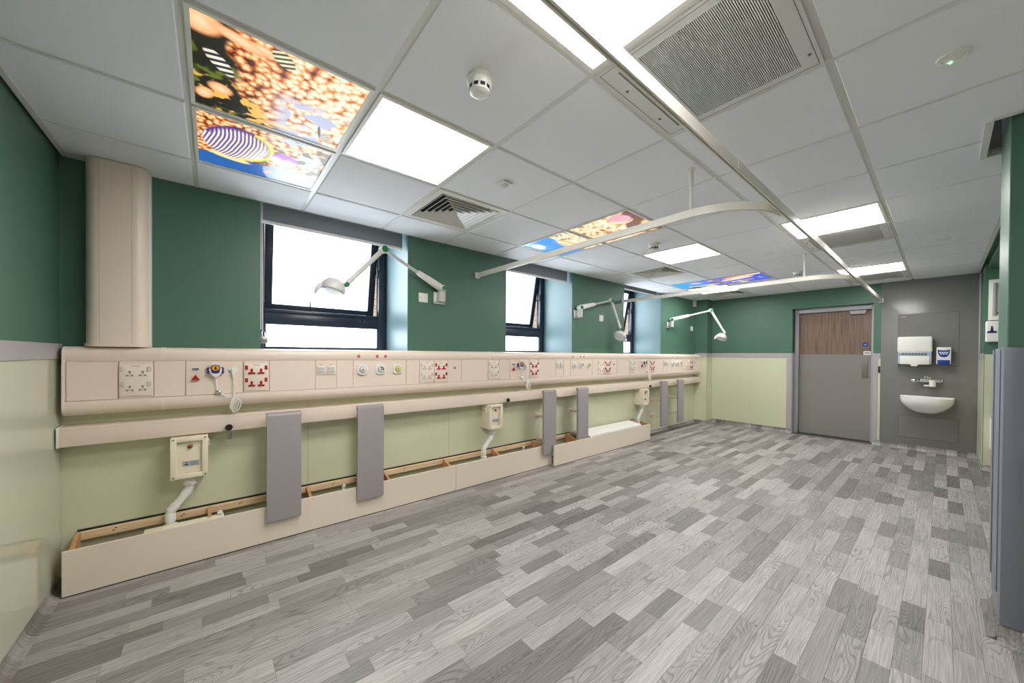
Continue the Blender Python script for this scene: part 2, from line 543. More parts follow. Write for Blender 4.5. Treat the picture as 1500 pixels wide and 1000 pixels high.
# right-hand side: near pier, alcove, far return
wall_right = S('wall_right', 'green', box(6.8, XF + 0.2, -1.6, -0.30, -0.1, TOP), box(3.13, 6.8, -1.6, -1.4, -0.1, TOP),
               box(3.13, 6.8, -1.4, -0.32, 2.30, TOP))
P('cladding_panel', wall_right, 'pale', box(6.793, 6.7998, -1.39, -0.305, 0.05, 1.315), smooth=False)
P('cladding_panel', wall_right, 'pale', box(6.80, XF - 0.02, -0.2998, -0.294, 0.05, 1.25), smooth=False)
P('corner_strip', wall_right, 'dado', rbox(XF - 0.034, XF - 0.014, -0.2998, -0.285, 0.05, TOP - 0.28, 0.003))
S('trim_6', 'dado', box(6.80, XF - 0.035, -0.2998, -0.29, 1.25, 1.328))
wall_pier = S('wall_pier', 'green', rbox(2.73, 3.13, YB, -0.182, -0.1, TOP, 0.004))
P('cladding_panel', wall_pier, 'pale', box(2.722, 2.7298, -1.5, -0.236, 0.06, 1.30), smooth=False)

# neighbouring brick wall out of the windows
S('wall_outside', 'brick', box(-1.5, 10.0, 6.2, 6.4, -1.0, 3.2))

# ------------------------------------------------------------ ceiling: 600 mm grid
GX = lambda i: -0.079 + 0.6 * i
GY = lambda j: 2.674 - 0.6 * j
ceiling = S('ceiling', 'void', box(XL - 0.2, XF + 0.3, YB - 0.2, YW + 0.6, TOP, TOP + 0.1))  # slab coloured black so the edge gap reads as deep shade
FIX = {}
for c in ((0, 1), (0, 0), (4, 1), (4, 0), (9, 1), (9, 0)): FIX[c] = 'picture'
for c in ((1, 1), (1, 3), (6, 1), (6, 3), (10, 3), (10, 0)): FIX[c] = 'light'
for c in ((2, 0), (7, 0), (11, 0)): FIX[c] = 'diffuser'
for c in ((2, 3), (7, 3), (11, 3)): FIX[c] = 'cassette'
xs = [XL + 0.012] + [GX(i) for i in range(0, 13)] + [XF - 0.012]
ys = [YW - 0.004] + [GY(j) for j in range(0, 8)] + [YB + 0.01]
tcache = {}
def tile_piece(x0, x1, y0, y1):
    w, d = round(x1 - x0, 4), round(y1 - y0, 4)
    key = (w, d)
    if key not in tcache:
        a, b_ = w / 2, d / 2
        v = [(-a, -b_, 0.006), (a, -b_, 0.006), (a, b_, 0.006), (-a, b_, 0.006),
             (-a + .004, -b_ + .004, 0), (a - .004, -b_ + .004, 0), (a - .004, b_ - .004, 0), (-a + .004, b_ - .004, 0),
             (-a, -b_, 0.018), (a, -b_, 0.018), (a, b_, 0.018), (-a, b_, 0.018)]
        f = [(7, 6, 5, 4), (8, 9, 10, 11)] + [(k, (k + 1) % 4, 4 + (k + 1) % 4, 4 + k) for k in range(4)] + [(8 + k, 8 + (k + 1) % 4, (k + 1) % 4, k) for k in range(4)]
        tcache[key] = make_mesh('ceiling_tile', [(v, f)], M['tile'], False)
    o = bpy.data.objects.new('ceiling_tile', tcache[key])
    COL.objects.link(o); o.parent = ceiling
    o.location = ((x0 + x1) / 2, (y0 + y1) / 2, H)
g = 0.011
for ci in range(len(xs) - 1):
    for rj in range(len(ys) - 1):
        i, j = ci - 1, rj - 1           # cell (i,j): x from GX(i), y from GY(j) down to GY(j+1)
        if (i, j) in FIX: continue
        x0, x1 = xs[ci] + (g if ci > 0 else 0.002), xs[ci + 1] - (g if ci < len(xs) - 2 else 0.002)
        y1, y0 = ys[rj] - (g if rj > 0 else 0.002), ys[rj + 1] + (g if rj < len(ys) - 2 else 0.002)
        if j >= 4 and x0 > 3.5:
            if j == 4: tile_piece(x0, x1, -0.262, y1)
            continue
        if j == 4 and i == 4:
            P('ceiling_tile', ceiling, 'tile', prism([(x0, y0), (2.68, y0), (2.68, -0.135), (x1, -0.135), (x1, y1), (x0, y1)], 'z', H, H + 0.018), smooth=False); continue
        if j == 4 and i == 5:
            P('ceiling_tile', ceiling, 'tile', prism([(x0, -0.135), (3.17, -0.135), (3.17, -0.262), (x1, -0.262), (x1, y1), (x0, y1)], 'z', H, H + 0.018), smooth=False); continue
        if j > 4 and i >= 5: continue
        if j > 4 and i == 4: x1 = 2.70
        tile_piece(x0, x1, y0, y1)
for i in range(0, 13):
    yb = YB if GX(i) < 2.7 else (-0.135 if GX(i) < 3.15 else -0.262)
    P('grid_bar', ceiling, 'tee', box(GX(i) - 0.012, GX(i) + 0.012, yb, YW - 0.005, H + 0.0065, H + 0.030), smooth=False)
for j in range(0, 8):
    xe = XF - 0.014 if GY(j) > -0.2 else 2.70
    P('grid_bar', ceiling, 'tee', box(XL + 0.014, xe, GY(j) - 0.012, GY(j) + 0.012, H + 0.0075, H + 0.029), smooth=False)
S('trim_7', 'tee', box(XL + 0.012, XL + 0.034, YB, YW - 0.004, H - 0.003, H + 0.02))
S('trim_8', 'tee', box(XL + 0.03, XF, YW - 0.006, YW - 0.001, H - 0.004, H + 0.02))
S('trim_9', 'tee', box(3.13, XF - 0.02, -0.285, -0.262, H - 0.004, H + 0.03))
S('trim_10', 'tee', box(2.70, 3.16, -0.137, -0.112, H - 0.005, H + 0.03), box(2.678, 2.70, YB, -0.137, H - 0.005, H + 0.03), box(3.16, 3.182, -0.262, -0.112, H - 0.005, H + 0.03))
S('trim_11', 'tee', box(XF - 0.03, XF - 0.013, 0.6, 2.84, H - 0.003, H + 0.02))

def cell_c(i, j): return (GX(i) + 0.3, GY(j) - 0.3, H)
def frame_shapes(w, b_, z0, z1):
    return [box(-w, w, -w, -w + b_, z0, z1), box(-w, w, w - b_, w, z0, z1), box(-w, -w + b_, -w + b_, w - b_, z0, z1), box(w - b_, w, -w + b_, w - b_, z0, z1)]

LL = {(1, 1): 'bright square light panel beside the nearest coral picture', (1, 3): 'bright light panel crossed by the curtain track at the top',
      (6, 1): 'bright square light panel just past the second smoke detector', (6, 3): 'bright light panel beside the middle air cassette and the track',
      (10, 3): 'farthest bright light panel, above the grey sink panel and door', (10, 0): 'small bright light panel bordering the farthest fish picture'}
for c, l in LL.items():
    t = T('light_panel', l, 'light', cell_c(*c), group='square ceiling light panels')
    P('frame', t, 'white', *frame_shapes(0.289, 0.018, -0.002, 0.02), smooth=False)
    P('diffuser', t, 'lamp', box(-0.272, 0.272, -0.272, 0.272, 0.004, 0.02), smooth=False)

# ---- backlit sea-life pictures
def vnoise(s, t, scale, seed):
    r = np.random.RandomState(seed)
    G = r.rand(64, 64)
    x, y_ = s * scale, t * scale
    xi, yi = np.floor(x).astype(int), np.floor(y_).astype(int)
    fx, fy = x - xi, y_ - yi
    fx, fy = fx * fx * (3 - 2 * fx), fy * fy * (3 - 2 * fy)
    a = G[xi % 64, yi % 64]; b_ = G[(xi + 1) % 64, yi % 64]; c = G[xi % 64, (yi + 1) % 64]; d = G[(xi + 1) % 64, (yi + 1) % 64]
    return (a * (1 - fx) + b_ * fx) * (1 - fy) + (c * (1 - fx) + d * fx) * fy
def fbm(s, t, sc, seed): return 0.55 * vnoise(s, t, sc, seed) + 0.3 * vnoise(s, t, sc * 2.1, seed + 1) + 0.15 * vnoise(s, t, sc * 4.3, seed + 2)
def blobs(s, t, n, seed):
    """distance to the nearest of n jittered points on a unit-wide field, in cell sizes"""
    r = np.random.RandomState(seed)
    J = r.rand(64, 128, 2)
    x, y_ = s * n, t * n
    best = np.full(s.shape, 9.0)
    xi, yi = np.floor(x).astype(int), np.floor(y_).astype(int)
    for dx in (-1, 0, 1):
        for dy in (-1, 0, 1):
            q = J[(xi + dx) % 64, (yi + dy) % 128]
            best = np.minimum(best, np.hypot(xi + dx + q[..., 0] - x, yi + dy + q[..., 1] - y_))
    return best
def mixc(img, m, c): img[:] = img * (1 - m[..., None]) + np.array(c) * m[..., None] if not isinstance(c, np.ndarray) or c.ndim == 1 else img * (1 - m[..., None]) + c * m[..., None]
def sm(a, b_, x): 
    k = np.clip((x - a) / (b_ - a), 0, 1); return k * k * (3 - 2 * k)
def ellm(s, t, cs, ct, rs, rt, ang=0.0, soft=0.06):
    ds, dt = s - cs, t - ct
    a, b_ = ds * math.cos(ang) + dt * math.sin(ang), -ds * math.sin(ang) + dt * math.cos(ang)
    d = np.hypot(a / rs, b_ / rt)
    return 1 - sm(1 - soft, 1 + soft, d), a / rs, b_ / rt, d
def coral(s, t, n, seed, bright):
    d = blobs(s + 0.05 * vnoise(s, t, 7, seed + 9), t + 0.05 * vnoise(s, t, 8, seed + 8), n, seed)
    d2 = blobs(s, t, n * 2.7, seed + 3)
    v = np.clip(1.16 - 1.35 * d - 0.35 * d2 + bright, 0, 1)[..., None]
    c0, c1, c2, c3 = np.array((.05, .012, .004)), np.array((.62, .13, .02)), np.array((1., .50, .16)), np.array((1., .88, .66))
    return np.where(v < .33, c0 + (c1 - c0) * v / .33, np.where(v < .62, c1 + (c2 - c1) * (v - .33) / .29, c2 + (c3 - c2) * (v - .62) / .38))
def angelfish(img, s, t, cs, ct, rs, rt, ang, pink=False):
    m, a, b_, d = ellm(s, t, cs, ct, rs, rt, ang)
    st = 0.5 + 0.5 * np.sin((a * 1.0 + 0.18 * b_ * b_ + 0.010 * np.sin(7 * b_)) * 58)
    dark = np.array((.10, .06, .55)) if not pink else np.array((.55, .16, .30))
    lite = np.array((.98, .86, .42)) if not pink else np.array((.95, .66, .60))
    body = dark + (lite - dark) * sm(.35, .65, st)[..., None]
    fade = sm(.15, 1.0, a + 0.35 * b_)[..., None]
    body = body + (np.array((1., .97, .85)) - body) * fade * 0.75
    rim = sm(.72, .95, d) * (b_ < 0.1 + 0.3 * a)
    body = body * (1 - rim[..., None]) + np.array((.10, .03, .20)) * rim[..., None]
    rim2 = sm(.80, .96, d) * (a > 0.2)
    body = body * (1 - rim2[..., None]) + np.array((.92, .78, .10)) * rim2[..., None]
    mixc(img, m, body)
def zebra(img, s, t, cs, ct, rs, rt, ang, base=(1., .92, .75)):
    m, a, b_, d = ellm(s, t, cs, ct, rs, rt, ang)
    st = sm(.3, .7, 0.5 + 0.5 * np.sin(a * 15 + 1.5 * b_))[..., None] * (.55 + .45 * np.clip(1 - .6 * d, 0, 1))[..., None]
    mixc(img, m, np.array(base) * st + np.array((.02, .02, .03)) * (1 - st))
def paint(kind, n):
    s, t = np.meshgrid((np.arange(n) + .5) / n, (np.arange(2 * n) + .5) / n, indexing='ij')
    img = np.zeros(s.shape + (3,))
    if kind == 1:
        img[:] = (.010, .010, .004)
        gm = sm(.55, .72, fbm(s, t, 9, 5)) * (s < .5); mixc(img, gm * .8, (.16, .22, .02))
        ym = sm(.56, .66, fbm(s, t, 13, 25)) * sm(.45, .7, t); mixc(img, ym * .9, (.95, .55, .10))
        c = coral(s, t, 18, 3, -.10 + .42 * sm(.15, .95, s) + .14 * vnoise(s, t, 5, 40))
        k = sm(-.03, .05, s - .24 - .25 * (fbm(s, t, 5, 8) - .5) - .22 * sm(.55, 1.0, t)); mixc(img, k * (t < 1.02), c)
        gap = sm(.54, .62, fbm(s, t, 6, 31)) * sm(.42, .6, s) * sm(.38, .55, t); mixc(img, gap * (t < 1.02), (.42, .46, .62))
        for q in ((.05, .08, .10, .10, .3), (.24, .10, .16, .045, .25), (.36, .09, .08, .03, .2), (.15, .70, .07, .06, .5), (.06, .82, .05, .07, .2), (.55, .92, .12, .03, 0)):
            m, a, b_, d = ellm(s, t, *q, soft=.25); mixc(img, m, np.array((1., .42, .16)) + (np.array((1., .72, .45)) - np.array((1., .42, .16))) * np.clip(1 - d, 0, 1)[..., None])
        zebra(img, s, t, .14, .40, .13, .05, 1.0); zebra(img, s, t, .47, .10, .09, .055, .9, (1., .95, .55)); zebra(img, s, t, .88, .86, .06, .045, .9)
        m, a, b_, d = ellm(s, t, .82, .80, .012, .09, -.2); mixc(img, m, (.05, .05, .01))
        # lower tile
        lo = t >= 1.0
        mixc(img, lo * 1.0, coral(s, t, 22, 13, .04 + .25 * s))
        m = lo * sm(.48, .6, fbm(s, t, 7, 51)) * sm(.45, .6, s); mixc(img, m, (.50, .55, .70))
        m = lo * sm(.55, .66, fbm(s, t, 10, 61)) * sm(.4, .5, s); mixc(img, m * .85, (.03, .05, .02))
        edge = 1.74 - .10 * s + .06 * (fbm(s, t, 8, 71) - .5)
        m = sm(0, .02, t - edge); mixc(img, m, (.02, .12, .42)); mixc(img, m * sm(.55, .57, s + .05 * np.sin(8 * t)), (.38, .50, .80))
        m, a, b_, d = ellm(s, t, .24, 1.74, .16, .05, .2, .2); mixc(img, m, (1., .78, .36))
        angelfish(img, s, t, .30, 1.42, .265, .31, .15)
        m, a, b_, d = ellm(s, t, .66, 1.47, .115, .13, .1); mixc(img, m, np.array((.38, .08, .80)) + (np.array((1., .78, .95)) - np.array((.38, .08, .80))) * sm(-.5, .5, b_ + .3 * vnoise(s, t, 20, 4) - .1)[..., None])
        for q in ((.56, 1.84, .025, .05, .5), (.70, 1.90, .03, .012, 0), (.84, 1.95, .02, .01, 0)):
            m, a, b_, d = ellm(s, t, *q, soft=.3); mixc(img, m, (1., .55, .42))
    elif kind == 2:
        img[:] = coral(s, t, 16, 21, .42 + .2 * vnoise(s, t, 4, 77))
        m = sm(.60, .70, fbm(s, t, 6, 91)); mixc(img, m * .8, (.30, .14, .03))
        m = sm(.0, .05, (.45 - t) - .5 * np.abs(s - .7)); mixc(img, m, (.16, .05, .02))
        angelfish(img, s, t, .24, .25, .20, .17, .4, True)
        m, a, b_, d = ellm(s, t, .75, .10, .25, .10, .3, .2); mixc(img, m, (1., .62, .25)); zebra(img, s, t, .68, .28, .08, .05, .3); m, a, b_, d = ellm(s, t, .82, .42, .14, .06, .5); mixc(img, m, (.06, .03, .02))
        lo = sm(1.38, 1.44, t + .25 * (fbm(s, t, 4, 19) - .5)); mixc(img, lo, (.06, .30, .82)); m = lo * sm(.5, .7, fbm(s, t, 3, 15)); mixc(img, m * .6, (.22, .52, .95))
        m = sm(.55, .65, fbm(s, t, 9, 33)) * (t > 1.05) * (t < 1.42) * (s < .5); mixc(img, m, (.02, .14, .16))
        m, a, b_, d = ellm(s, t, .62, 1.36, .33, .16, -.1); mixc(img, m, np.array((1., .50, .14)) + (np.array((1., .92, .72)) - np.array((1., .50, .14))) * sm(.3, .7, .5 + .5 * np.sin(b_ * 7))[..., None])
        m, a, b_, d = ellm(s, t, .28, 1.86, .16, .10, .2); mixc(img, m, (.85, .93, 1.))
    else:
        img[:] = (.05, .10, .70); mixc(img, sm(1.0, 1.5, t), (.04, .36, .88))
        m, a, b_, d = ellm(s, t, .12, .35, .13, .55, -.25); mixc(img, m, np.array((.85, .22, .04)) + (np.array((1., .82, .66)) - np.array((.85, .22, .04))) * sm(-.2, .3, a)[..., None])
        m, a, b_, d = ellm(s, t, .42, .62, .10, .40, -.2); mixc(img, m, (1., .72, .52))
        m = sm(.52, .60, fbm(s, t, 9, 7)) * sm(.62, .72, s) * (t > .5); mixc(img, m, (.85, .72, .30))
        for q in ((.70, .42, .05, .12, 0), (.30, 1.45, .09, .16, .2), (.72, 1.2, .07, .35, .05), (.25, 1.05, .07, .12, 0)):
            m, a, b_, d = ellm(s, t, *q, soft=.2); mixc(img, m, np.array((.92, .30, .22)) + (np.array((1., .75, .62)) - np.array((.92, .30, .22))) * np.clip(1 - d, 0, 1)[..., None])
        zebra(img, s, t, .62, .15, .05, .14, 1.5, (.7, .7, 1.)); m, a, b_, d = ellm(s, t, .9, 1.7, .12, .18, 0, .3); mixc(img, m, (.04, .08, .04))
    return np.clip(img, 0, 1)
def picture(label, c, img):
    """img indexed [along x, away from the windows' far edge]; drawn into a fine vertex grid"""
    t = T('ceiling_picture', label, 'light picture', cell_c(*c), group='backlit sea life ceiling pictures')
    P('frame', t, 'white', *frame_shapes(0.289, 0.014, -0.002, 0.02), smooth=False)
    n = img.shape[0]
    a = np.linspace(-0.276, 0.276, n)
    X, Y = np.meshgrid(a, -a, indexing='ij')            # first row lies on the room side
    co = np.stack([X, -Y * -1.0, np.full_like(X, 0.003)], -1)
    co[..., 1] = np.meshgrid(a, a, indexing='ij')[1]
    me = bpy.data.meshes.new('print')
    idx = np.arange(n * n).reshape(n, n)
    f = np.stack([idx[:-1, :-1], idx[:-1, 1:], idx[1:, 1:], idx[1:, :-1]], -1).reshape(-1, 4)
    me.from_pydata(co.reshape(-1, 3).tolist(), [], f.tolist())
    at = me.attributes.new('paint', 'FLOAT_COLOR', 'POINT')
    rgba = np.ones((n * n, 4), np.float32); rgba[:, :3] = img.reshape(-1, 3)
    at.data.foreach_set('color', rgba.ravel())
    me.materials.append(M['pict'])
    o = bpy.data.objects.new('print', me); COL.objects.link(o); o.parent = t
PN = {1: 230, 2: 120, 3: 80}
for kind, i, la, lb in ((1, 0, 'nearest coral picture lit from behind, orange coral on black', 'lit ceiling picture with blue striped angelfish, nearest the left wall'),
                        (2, 4, 'middle lit ceiling picture of bright orange coral and pink fish', 'middle lit ceiling picture with blue water and orange fish'),
                        (3, 9, 'farthest lit ceiling picture with a red and white fish tail on blue', 'farthest lit ceiling picture of bright blue water and pink fish')):
    img = paint(kind, PN[kind])
    n = PN[kind]
    picture(la, (i, 1), img[:, :n]); picture(lb, (i, 0), img[:, n:])

# ---- four-way diffusers
DL = {2: 'square louvred air diffuser nearest, beside the first light panel', 7: 'square louvred air diffuser past the second lit picture', 11: 'farthest square louvred air diffuser near the green end wall'}
for i, l in DL.items():
    t = T('air_diffuser', l, 'air vent', cell_c(i, 0), group='four-way ceiling air diffusers')
    P('frame', t, 'white', *frame_shapes(0.289, 0.045, -0.003, 0.02), smooth=False)
    P('back_plate', t, 'void', box(-0.25, 0.25, -0.25, 0.25, 0.055, 0.06), smooth=False)
    for k in range(6):
        w = 0.236 - k * 0.038
        def ring(a, z): return [(-a, -a, z), (a, -a, z), (a, a, z), (-a, a, z)]
        v = ring(w, -0.004) + ring(w - 0.030, 0.030) + ring(w - 0.032, 0.030) + ring(w - 0.004, -0.004)
        f = [(r * 4 + q, r * 4 + (q + 1) % 4, ((r + 1) % 4) * 4 + (q + 1) % 4, ((r + 1) % 4) * 4 + q) for r in range(4) for q in range(4)]
        P('louvre', t, 'white', (v, f), smooth=False)

# ---- air cassettes
CL = {2: 'large grey air cassette with fine ribbed grille, nearest the camera', 7: 'grey air cassette beyond the middle light panel by the track', 11: 'farthest grey air cassette, almost above the door'}
for i, l in CL.items():
    t = T('air_cassette', l, 'air conditioner', cell_c(i, 3), group='ceiling air cassettes')
    P('panel', t, 'tee', box(-0.289, 0.289, -0.289, -0.232, -0.002, 0.02), box(-0.289, 0.289, 0.135, 0.196, -0.002, 0.02), box(-0.289, 0.289, 0.222, 0.289, -0.002, 0.02),
      box(-0.289, -0.245, -0.232, 0.135, -0.002, 0.02), box(0.245, 0.289, -0.232, 0.135, -0.002, 0.02), box(-0.289, -0.24, 0.196, 0.222, -0.002, 0.02), box(0.24, 0.289, 0.196, 0.222, -0.002, 0.02), smooth=False)
    P('seam', t, 'midgrey', *frame_shapes(0.278, 0.0022, -0.0026, 0.0), smooth=False)
    gr = P('grille', t, 'midgrey', box(-0.246, 0.246, -0.233, 0.136, 0.012, 0.016), smooth=False)
    nb = 62
    rb = P('grille_rib', gr, 'tee', *[box(-0.246, 0.246, -0.232 + 0.367 * k / nb, -0.232 + 0.367 * (k + .55) / nb, 0.0, 0.012) for k in range(nb)], smooth=False)
    rb['kind'] = 'stuff'
    sl = P('slot', t, 'midgrey', box(-0.24, 0.24, 0.196, 0.222, 0.008, 0.012), smooth=False)
    P('slot_vane', sl, 'lightgrey', box(-0.24, 0.24, 0.205, 0.208, -0.001, 0.010), box(-0.24, 0.24, 0.213, 0.216, -0.001, 0.010), smooth=False)
    for sx, sy in ((-0.13, 0.252), (0.13, 0.252), (0.2, -0.262), (-0.2, -0.262)):
        P('screw', t, 'midgrey', lathe([(0.006, 0), (0.005, -0.003)], (sx, sy, -0.002), n=10))

# ---- detectors, sensors and discs
def gpos(gi, gj): return (GX(gi), GY(gj), H)
for q, l in (((1.46, 2.53), 'white domed smoke detector beside the nearest light panel'), ((5.55, 1.5), 'white smoke detector next to the second light panel'), ((9.6, 2.49), 'farthest white smoke detector by the curtain track')):
    t = T('smoke_detector', l, 'smoke detector', gpos(*q), group='ceiling smoke detectors')
    P('base', t, 'white', lathe([(0.052, 0), (0.052, -0.016), (0.049, -0.018)], (0, 0, 0), n=32))
    P('body', t, 'white', lathe([(0.047, -0.018), (0.045, -0.034), (0.040, -0.040), (0.040, -0.050), (0.038, -0.056), (0.026, -0.064), (0.0, -0.066)][:-1], (0, 0, 0), n=32))
    for k in range(10):
        a = 2 * PI * k / 10
        c, s_ = math.cos(a), math.sin(a)
        P('vent_slot', t, 'black', ([(c * 0.0412 - s_ * e1, s_ * 0.0412 + c * e1, z) for e1 in (-0.009, 0.009) for z in (-0.0385, -0.0515)], [(0, 1, 3, 2)]), smooth=False)
t = T('motion_sensor', 'small square white motion sensor on the ceiling tile by the diffuser', 'sensor', gpos(2.47, 1.53))
P('base', t, 'white', rbox(-0.036, 0.036, -0.036, 0.036, -0.012, 0, 0.004))
P('lens', t, 'lightgrey', ellipsoid((0, 0, -0.012), 0.024, 0.024, 0.014))
for q, l in (((3.5, 4.48), 'flush round emergency light with green glowing dot'), ((8.59, 4.45), 'flush round ceiling disc near the right wall, far away'), ((7.54, 2.52), 'flush round ceiling disc past the second light panel')):
    t = T('emergency_light', l, 'emergency light', gpos(*q), group='flush round emergency lights')
    P('ring', t, 'white', lathe([(0.043, 0), (0.041, -0.003), (0.032, -0.005), (0.030, -0.002)], (0, 0, 0), n=32))
    P('lens', t, 'white', lathe([(0.030, -0.002), (0.020, -0.005), (0.010, -0.006)], (0, 0, 0), n=24))
    if q[0] < 4: P('indicator', t, 'greenled', lathe([(0.005, -0.006), (0.004, -0.010)], (0.022, 0.008, 0), n=10))

# ---- curtain track
ZT = 2.085
t = T('curtain_track', 'white suspended hospital curtain track with two curved branches to windows', 'curtain track', (2.1, 0.572, 0))
def profile_run(path, w=0.0095, h=0.022):
    v, f = [], []
    Pn = [Vector(p) for p in path]
    for i, p in enumerate(Pn):
        d = (Pn[min(i + 1, len(Pn) - 1)] - Pn[max(i - 1, 0)]).normalized()
        nrm = Vector((-d.y, d.x, 0))
        for a, z in ((-w, 0), (-w, h * 2), (w, h * 2), (w, 0), (w * .35, 0), (w * .35, h * .5), (-w * .35, h * .5), (-w * .35, 0)):
            q = p + nrm * a; v.append((q.x, q.y, q.z + z - h))
    n = 8
    for i in range(len(Pn) - 1):
        for k in range(n): f.append((i * n + k, i * n + (k + 1) % n, (i + 1) * n + (k + 1) % n, (i + 1) * n + k))
    f.append(tuple(range(n))); f.append(tuple(range((len(Pn) - 1) * n, len(Pn) * n)))
    return v, f
ox, oy = 2.1, 0.572
P('rail', t, 'track', profile_run([(-1.6 - ox, 0.0, ZT), (XF - ox, 0.0, ZT)] if False else [(XL + 0.02 - ox, 0.0, ZT), (XF - 0.03 - ox, 0.0, ZT)]))
for bx in (2.10, 4.74):
    R_ = 0.36
    arc = [(bx - ox + R_ - R_ * math.cos(a), R_ - R_ * math.sin(a) + 0.018, ZT) for a in [PI / 2 * k / 10 for k in range(11)]]
    P('rail_branch', t, 'track', profile_run([(bx - ox, YW - 0.02 - oy, ZT)] + arc))
    P('wall_bracket', t, 'white', rbox(bx - ox - 0.024, bx - ox + 0.024, YW - 0.022 - oy, YW - 0.001 - oy, ZT - 0.03, ZT + 0.03, 0.004))
    P('hanger', t, 'track', cyl((bx - ox + 0.012, 0.36, ZT + 0.02), (bx - ox + 0.012, 0.36, H + 0.004), 0.009), cyl((bx - ox + 0.012, 0.36, H - 0.09), (bx - ox + 0.012, 0.36, H + 0.003), 0.012), lathe([(0.022, 0.0), (0.020, -0.008)], (bx - ox + 0.012, 0.36, H + 0.002), n=16))
P('wall_bracket', t, 'white', rbox(XF - 0.05 - ox, XF - 0.0205 - ox, -0.024, 0.024, ZT - 0.03, ZT + 0.03, 0.004))
P('wall_bracket', t, 'white', rbox(XL + 0.001 - ox, XL + 0.03 - ox, -0.024, 0.024, ZT - 0.03, ZT + 0.03, 0.004))
for jx in (1.75, 4.45):
    P('rail_joiner', t, 'track', rbox(jx - ox - 0.04, jx - ox + 0.04, -0.0115, 0.0115, ZT - 0.014, ZT + 0.0235, 0.002))

# ------------------------------------------------------------ windows and blinds
for k, (a, b_) in enumerate(WIN):
    w = SE('window_%d' % (k + 1), (a, YG, SILL))
    W_ = b_ - a
    zt = 2.50 - SILL
    y0, y1 = 0.0, 0.065
    tr0, tr1 = 1.515 - SILL, 1.645 - SILL
    P('frame', w, 'frame', rbox(0.007, 0.075, y0, y1, 0.013, zt, .004), rbox(W_ - 0.085, W_ - 0.007, y0, y1, 0.013, zt, .004), rbox(0.075, W_ - 0.085, y0, y1, tr0, tr1 - 0.035, .004),
      rbox(0.075, W_ - 0.085, y0 + 0.012, y1, tr1 - 0.035, tr1, .003), rbox(0.075, W_ - 0.085, y0, y1, 0.013, 0.045, .004), rbox(0.075, W_ - 0.085, y0, y1, zt - 0.06, zt, .004))
    P('lower_pane', w, 'pane', box(0.073, W_ - 0.083, 0.028, 0.036, 0.04, tr0 + 0.003), smooth=False)
    P('glazing_bead', w, 'frame', box(0.075, 0.088, 0.008, 0.028, 0.045, tr0), box(W_ - 0.098, W_ - 0.085, 0.008, 0.028, 0.045, tr0), smooth=False)
    # outward-opening top-hung sash
    sh_ = 0.80
    sash = P('sash', w, 'frame', rbox(0.085, 0.145, 0, 0.05, -sh_, 0, .004), rbox(W_ - 0.148, W_ - 0.086, 0, 0.05, -sh_, 0, .004), rbox(0.145, W_ - 0.150, 0, 0.05, -sh_, -sh_ + 0.060, .004), rbox(0.145, W_ - 0.150, 0, 0.05, -0.06, 0, .004))
    sash.location = (0, 0.004, tr1 + sh_ - 0.014)
    sash.rotation_euler = (math.radians(10.5), 0, 0)
    P('upper_pane', sash, 'pane', box(0.143, W_ - 0.148, 0.02, 0.028, -sh_ + 0.058, -0.058), smooth=False)
    P('handle', sash, 'black', rbox(W_ / 2 - 0.12, W_ / 2 - 0.02, -0.016, -0.002, -sh_ + 0.012, -sh_ + 0.03, .003), cyl((W_ / 2 - 0.115, -0.02, -sh_ + 0.02), (W_ / 2 - 0.115, -0.02, -sh_ + 0.11), 0.006))
    P('stay_arm', w, 'black', cyl((W_ - 0.092, 0.03, tr1 + 0.42), (W_ - 0.1, 0.10, tr1 + 0.36), 0.008), rbox(W_ - 0.1, W_ - 0.085, 0.0, 0.035, tr1 + 0.38, tr1 + 0.46, .002))
    for q in (0.76, 0.80): P('screw', w, 'chrome', cyl((W_ * q, -0.002, tr0 + 0.07), (W_ * q, 0.003, tr0 + 0.07), 0.006, n=8))
BL = ['grey roller blind in the nearest window with padlocked chain', 'grey roller blind part lowered in the middle window', 'grey roller blind rolled up in the farthest window']
for k, (a, b_) in enumerate(WIN):
    zb = 2.222 if k < 2 else 2.30
    t = T('roller_blind', BL[k], 'blind', (a, YW + 0.07, zb), group='roller blinds')
    W_ = b_ - a
    P('fabric', t, 'fabric', box(0.015, W_ - 0.03, -0.001, 0.001, 0.012, 2.46 - zb), smooth=False)
    P('bottom_bar', t, 'white', rbox(0.015, W_ - 0.03, -0.008, 0.008, -0.008, 0.014, .003))
    P('roller', t, 'white', cyl((0.01, 0.0, 2.462 - zb), (W_ - 0.02, 0.0, 2.462 - zb), 0.024))
    if k == 0:
        P('chain', t, 'white', cyl((0.012, -0.03, 2.44 - zb), (0.012, -0.03, 1.44 - zb), 0.003, n=6), cyl((0.020, -0.03, 2.44 - zb), (0.022, -0.03, 1.44 - zb), 0.003, n=6))
        pl = P('padlock', t, 'steel', rbox(0.006, 0.052, -0.045, -0.018, 1.345 - zb, 1.392 - zb, .004))
        P('shackle', pl, 'chrome', tube([(0.018, -0.031, 1.385 - zb), (0.016, -0.031, 1.425 - zb), (0.024, -0.031, 1.440 - zb), (0.034, -0.031, 1.425 - zb), (0.036, -0.031, 1.388 - zb)], 0.004, 8))
    else:
        P('chain', t, 'white', cyl((0.012, -0.03, 2.44 - zb), (0.012, -0.03, 1.46 - zb), 0.003, n=6))

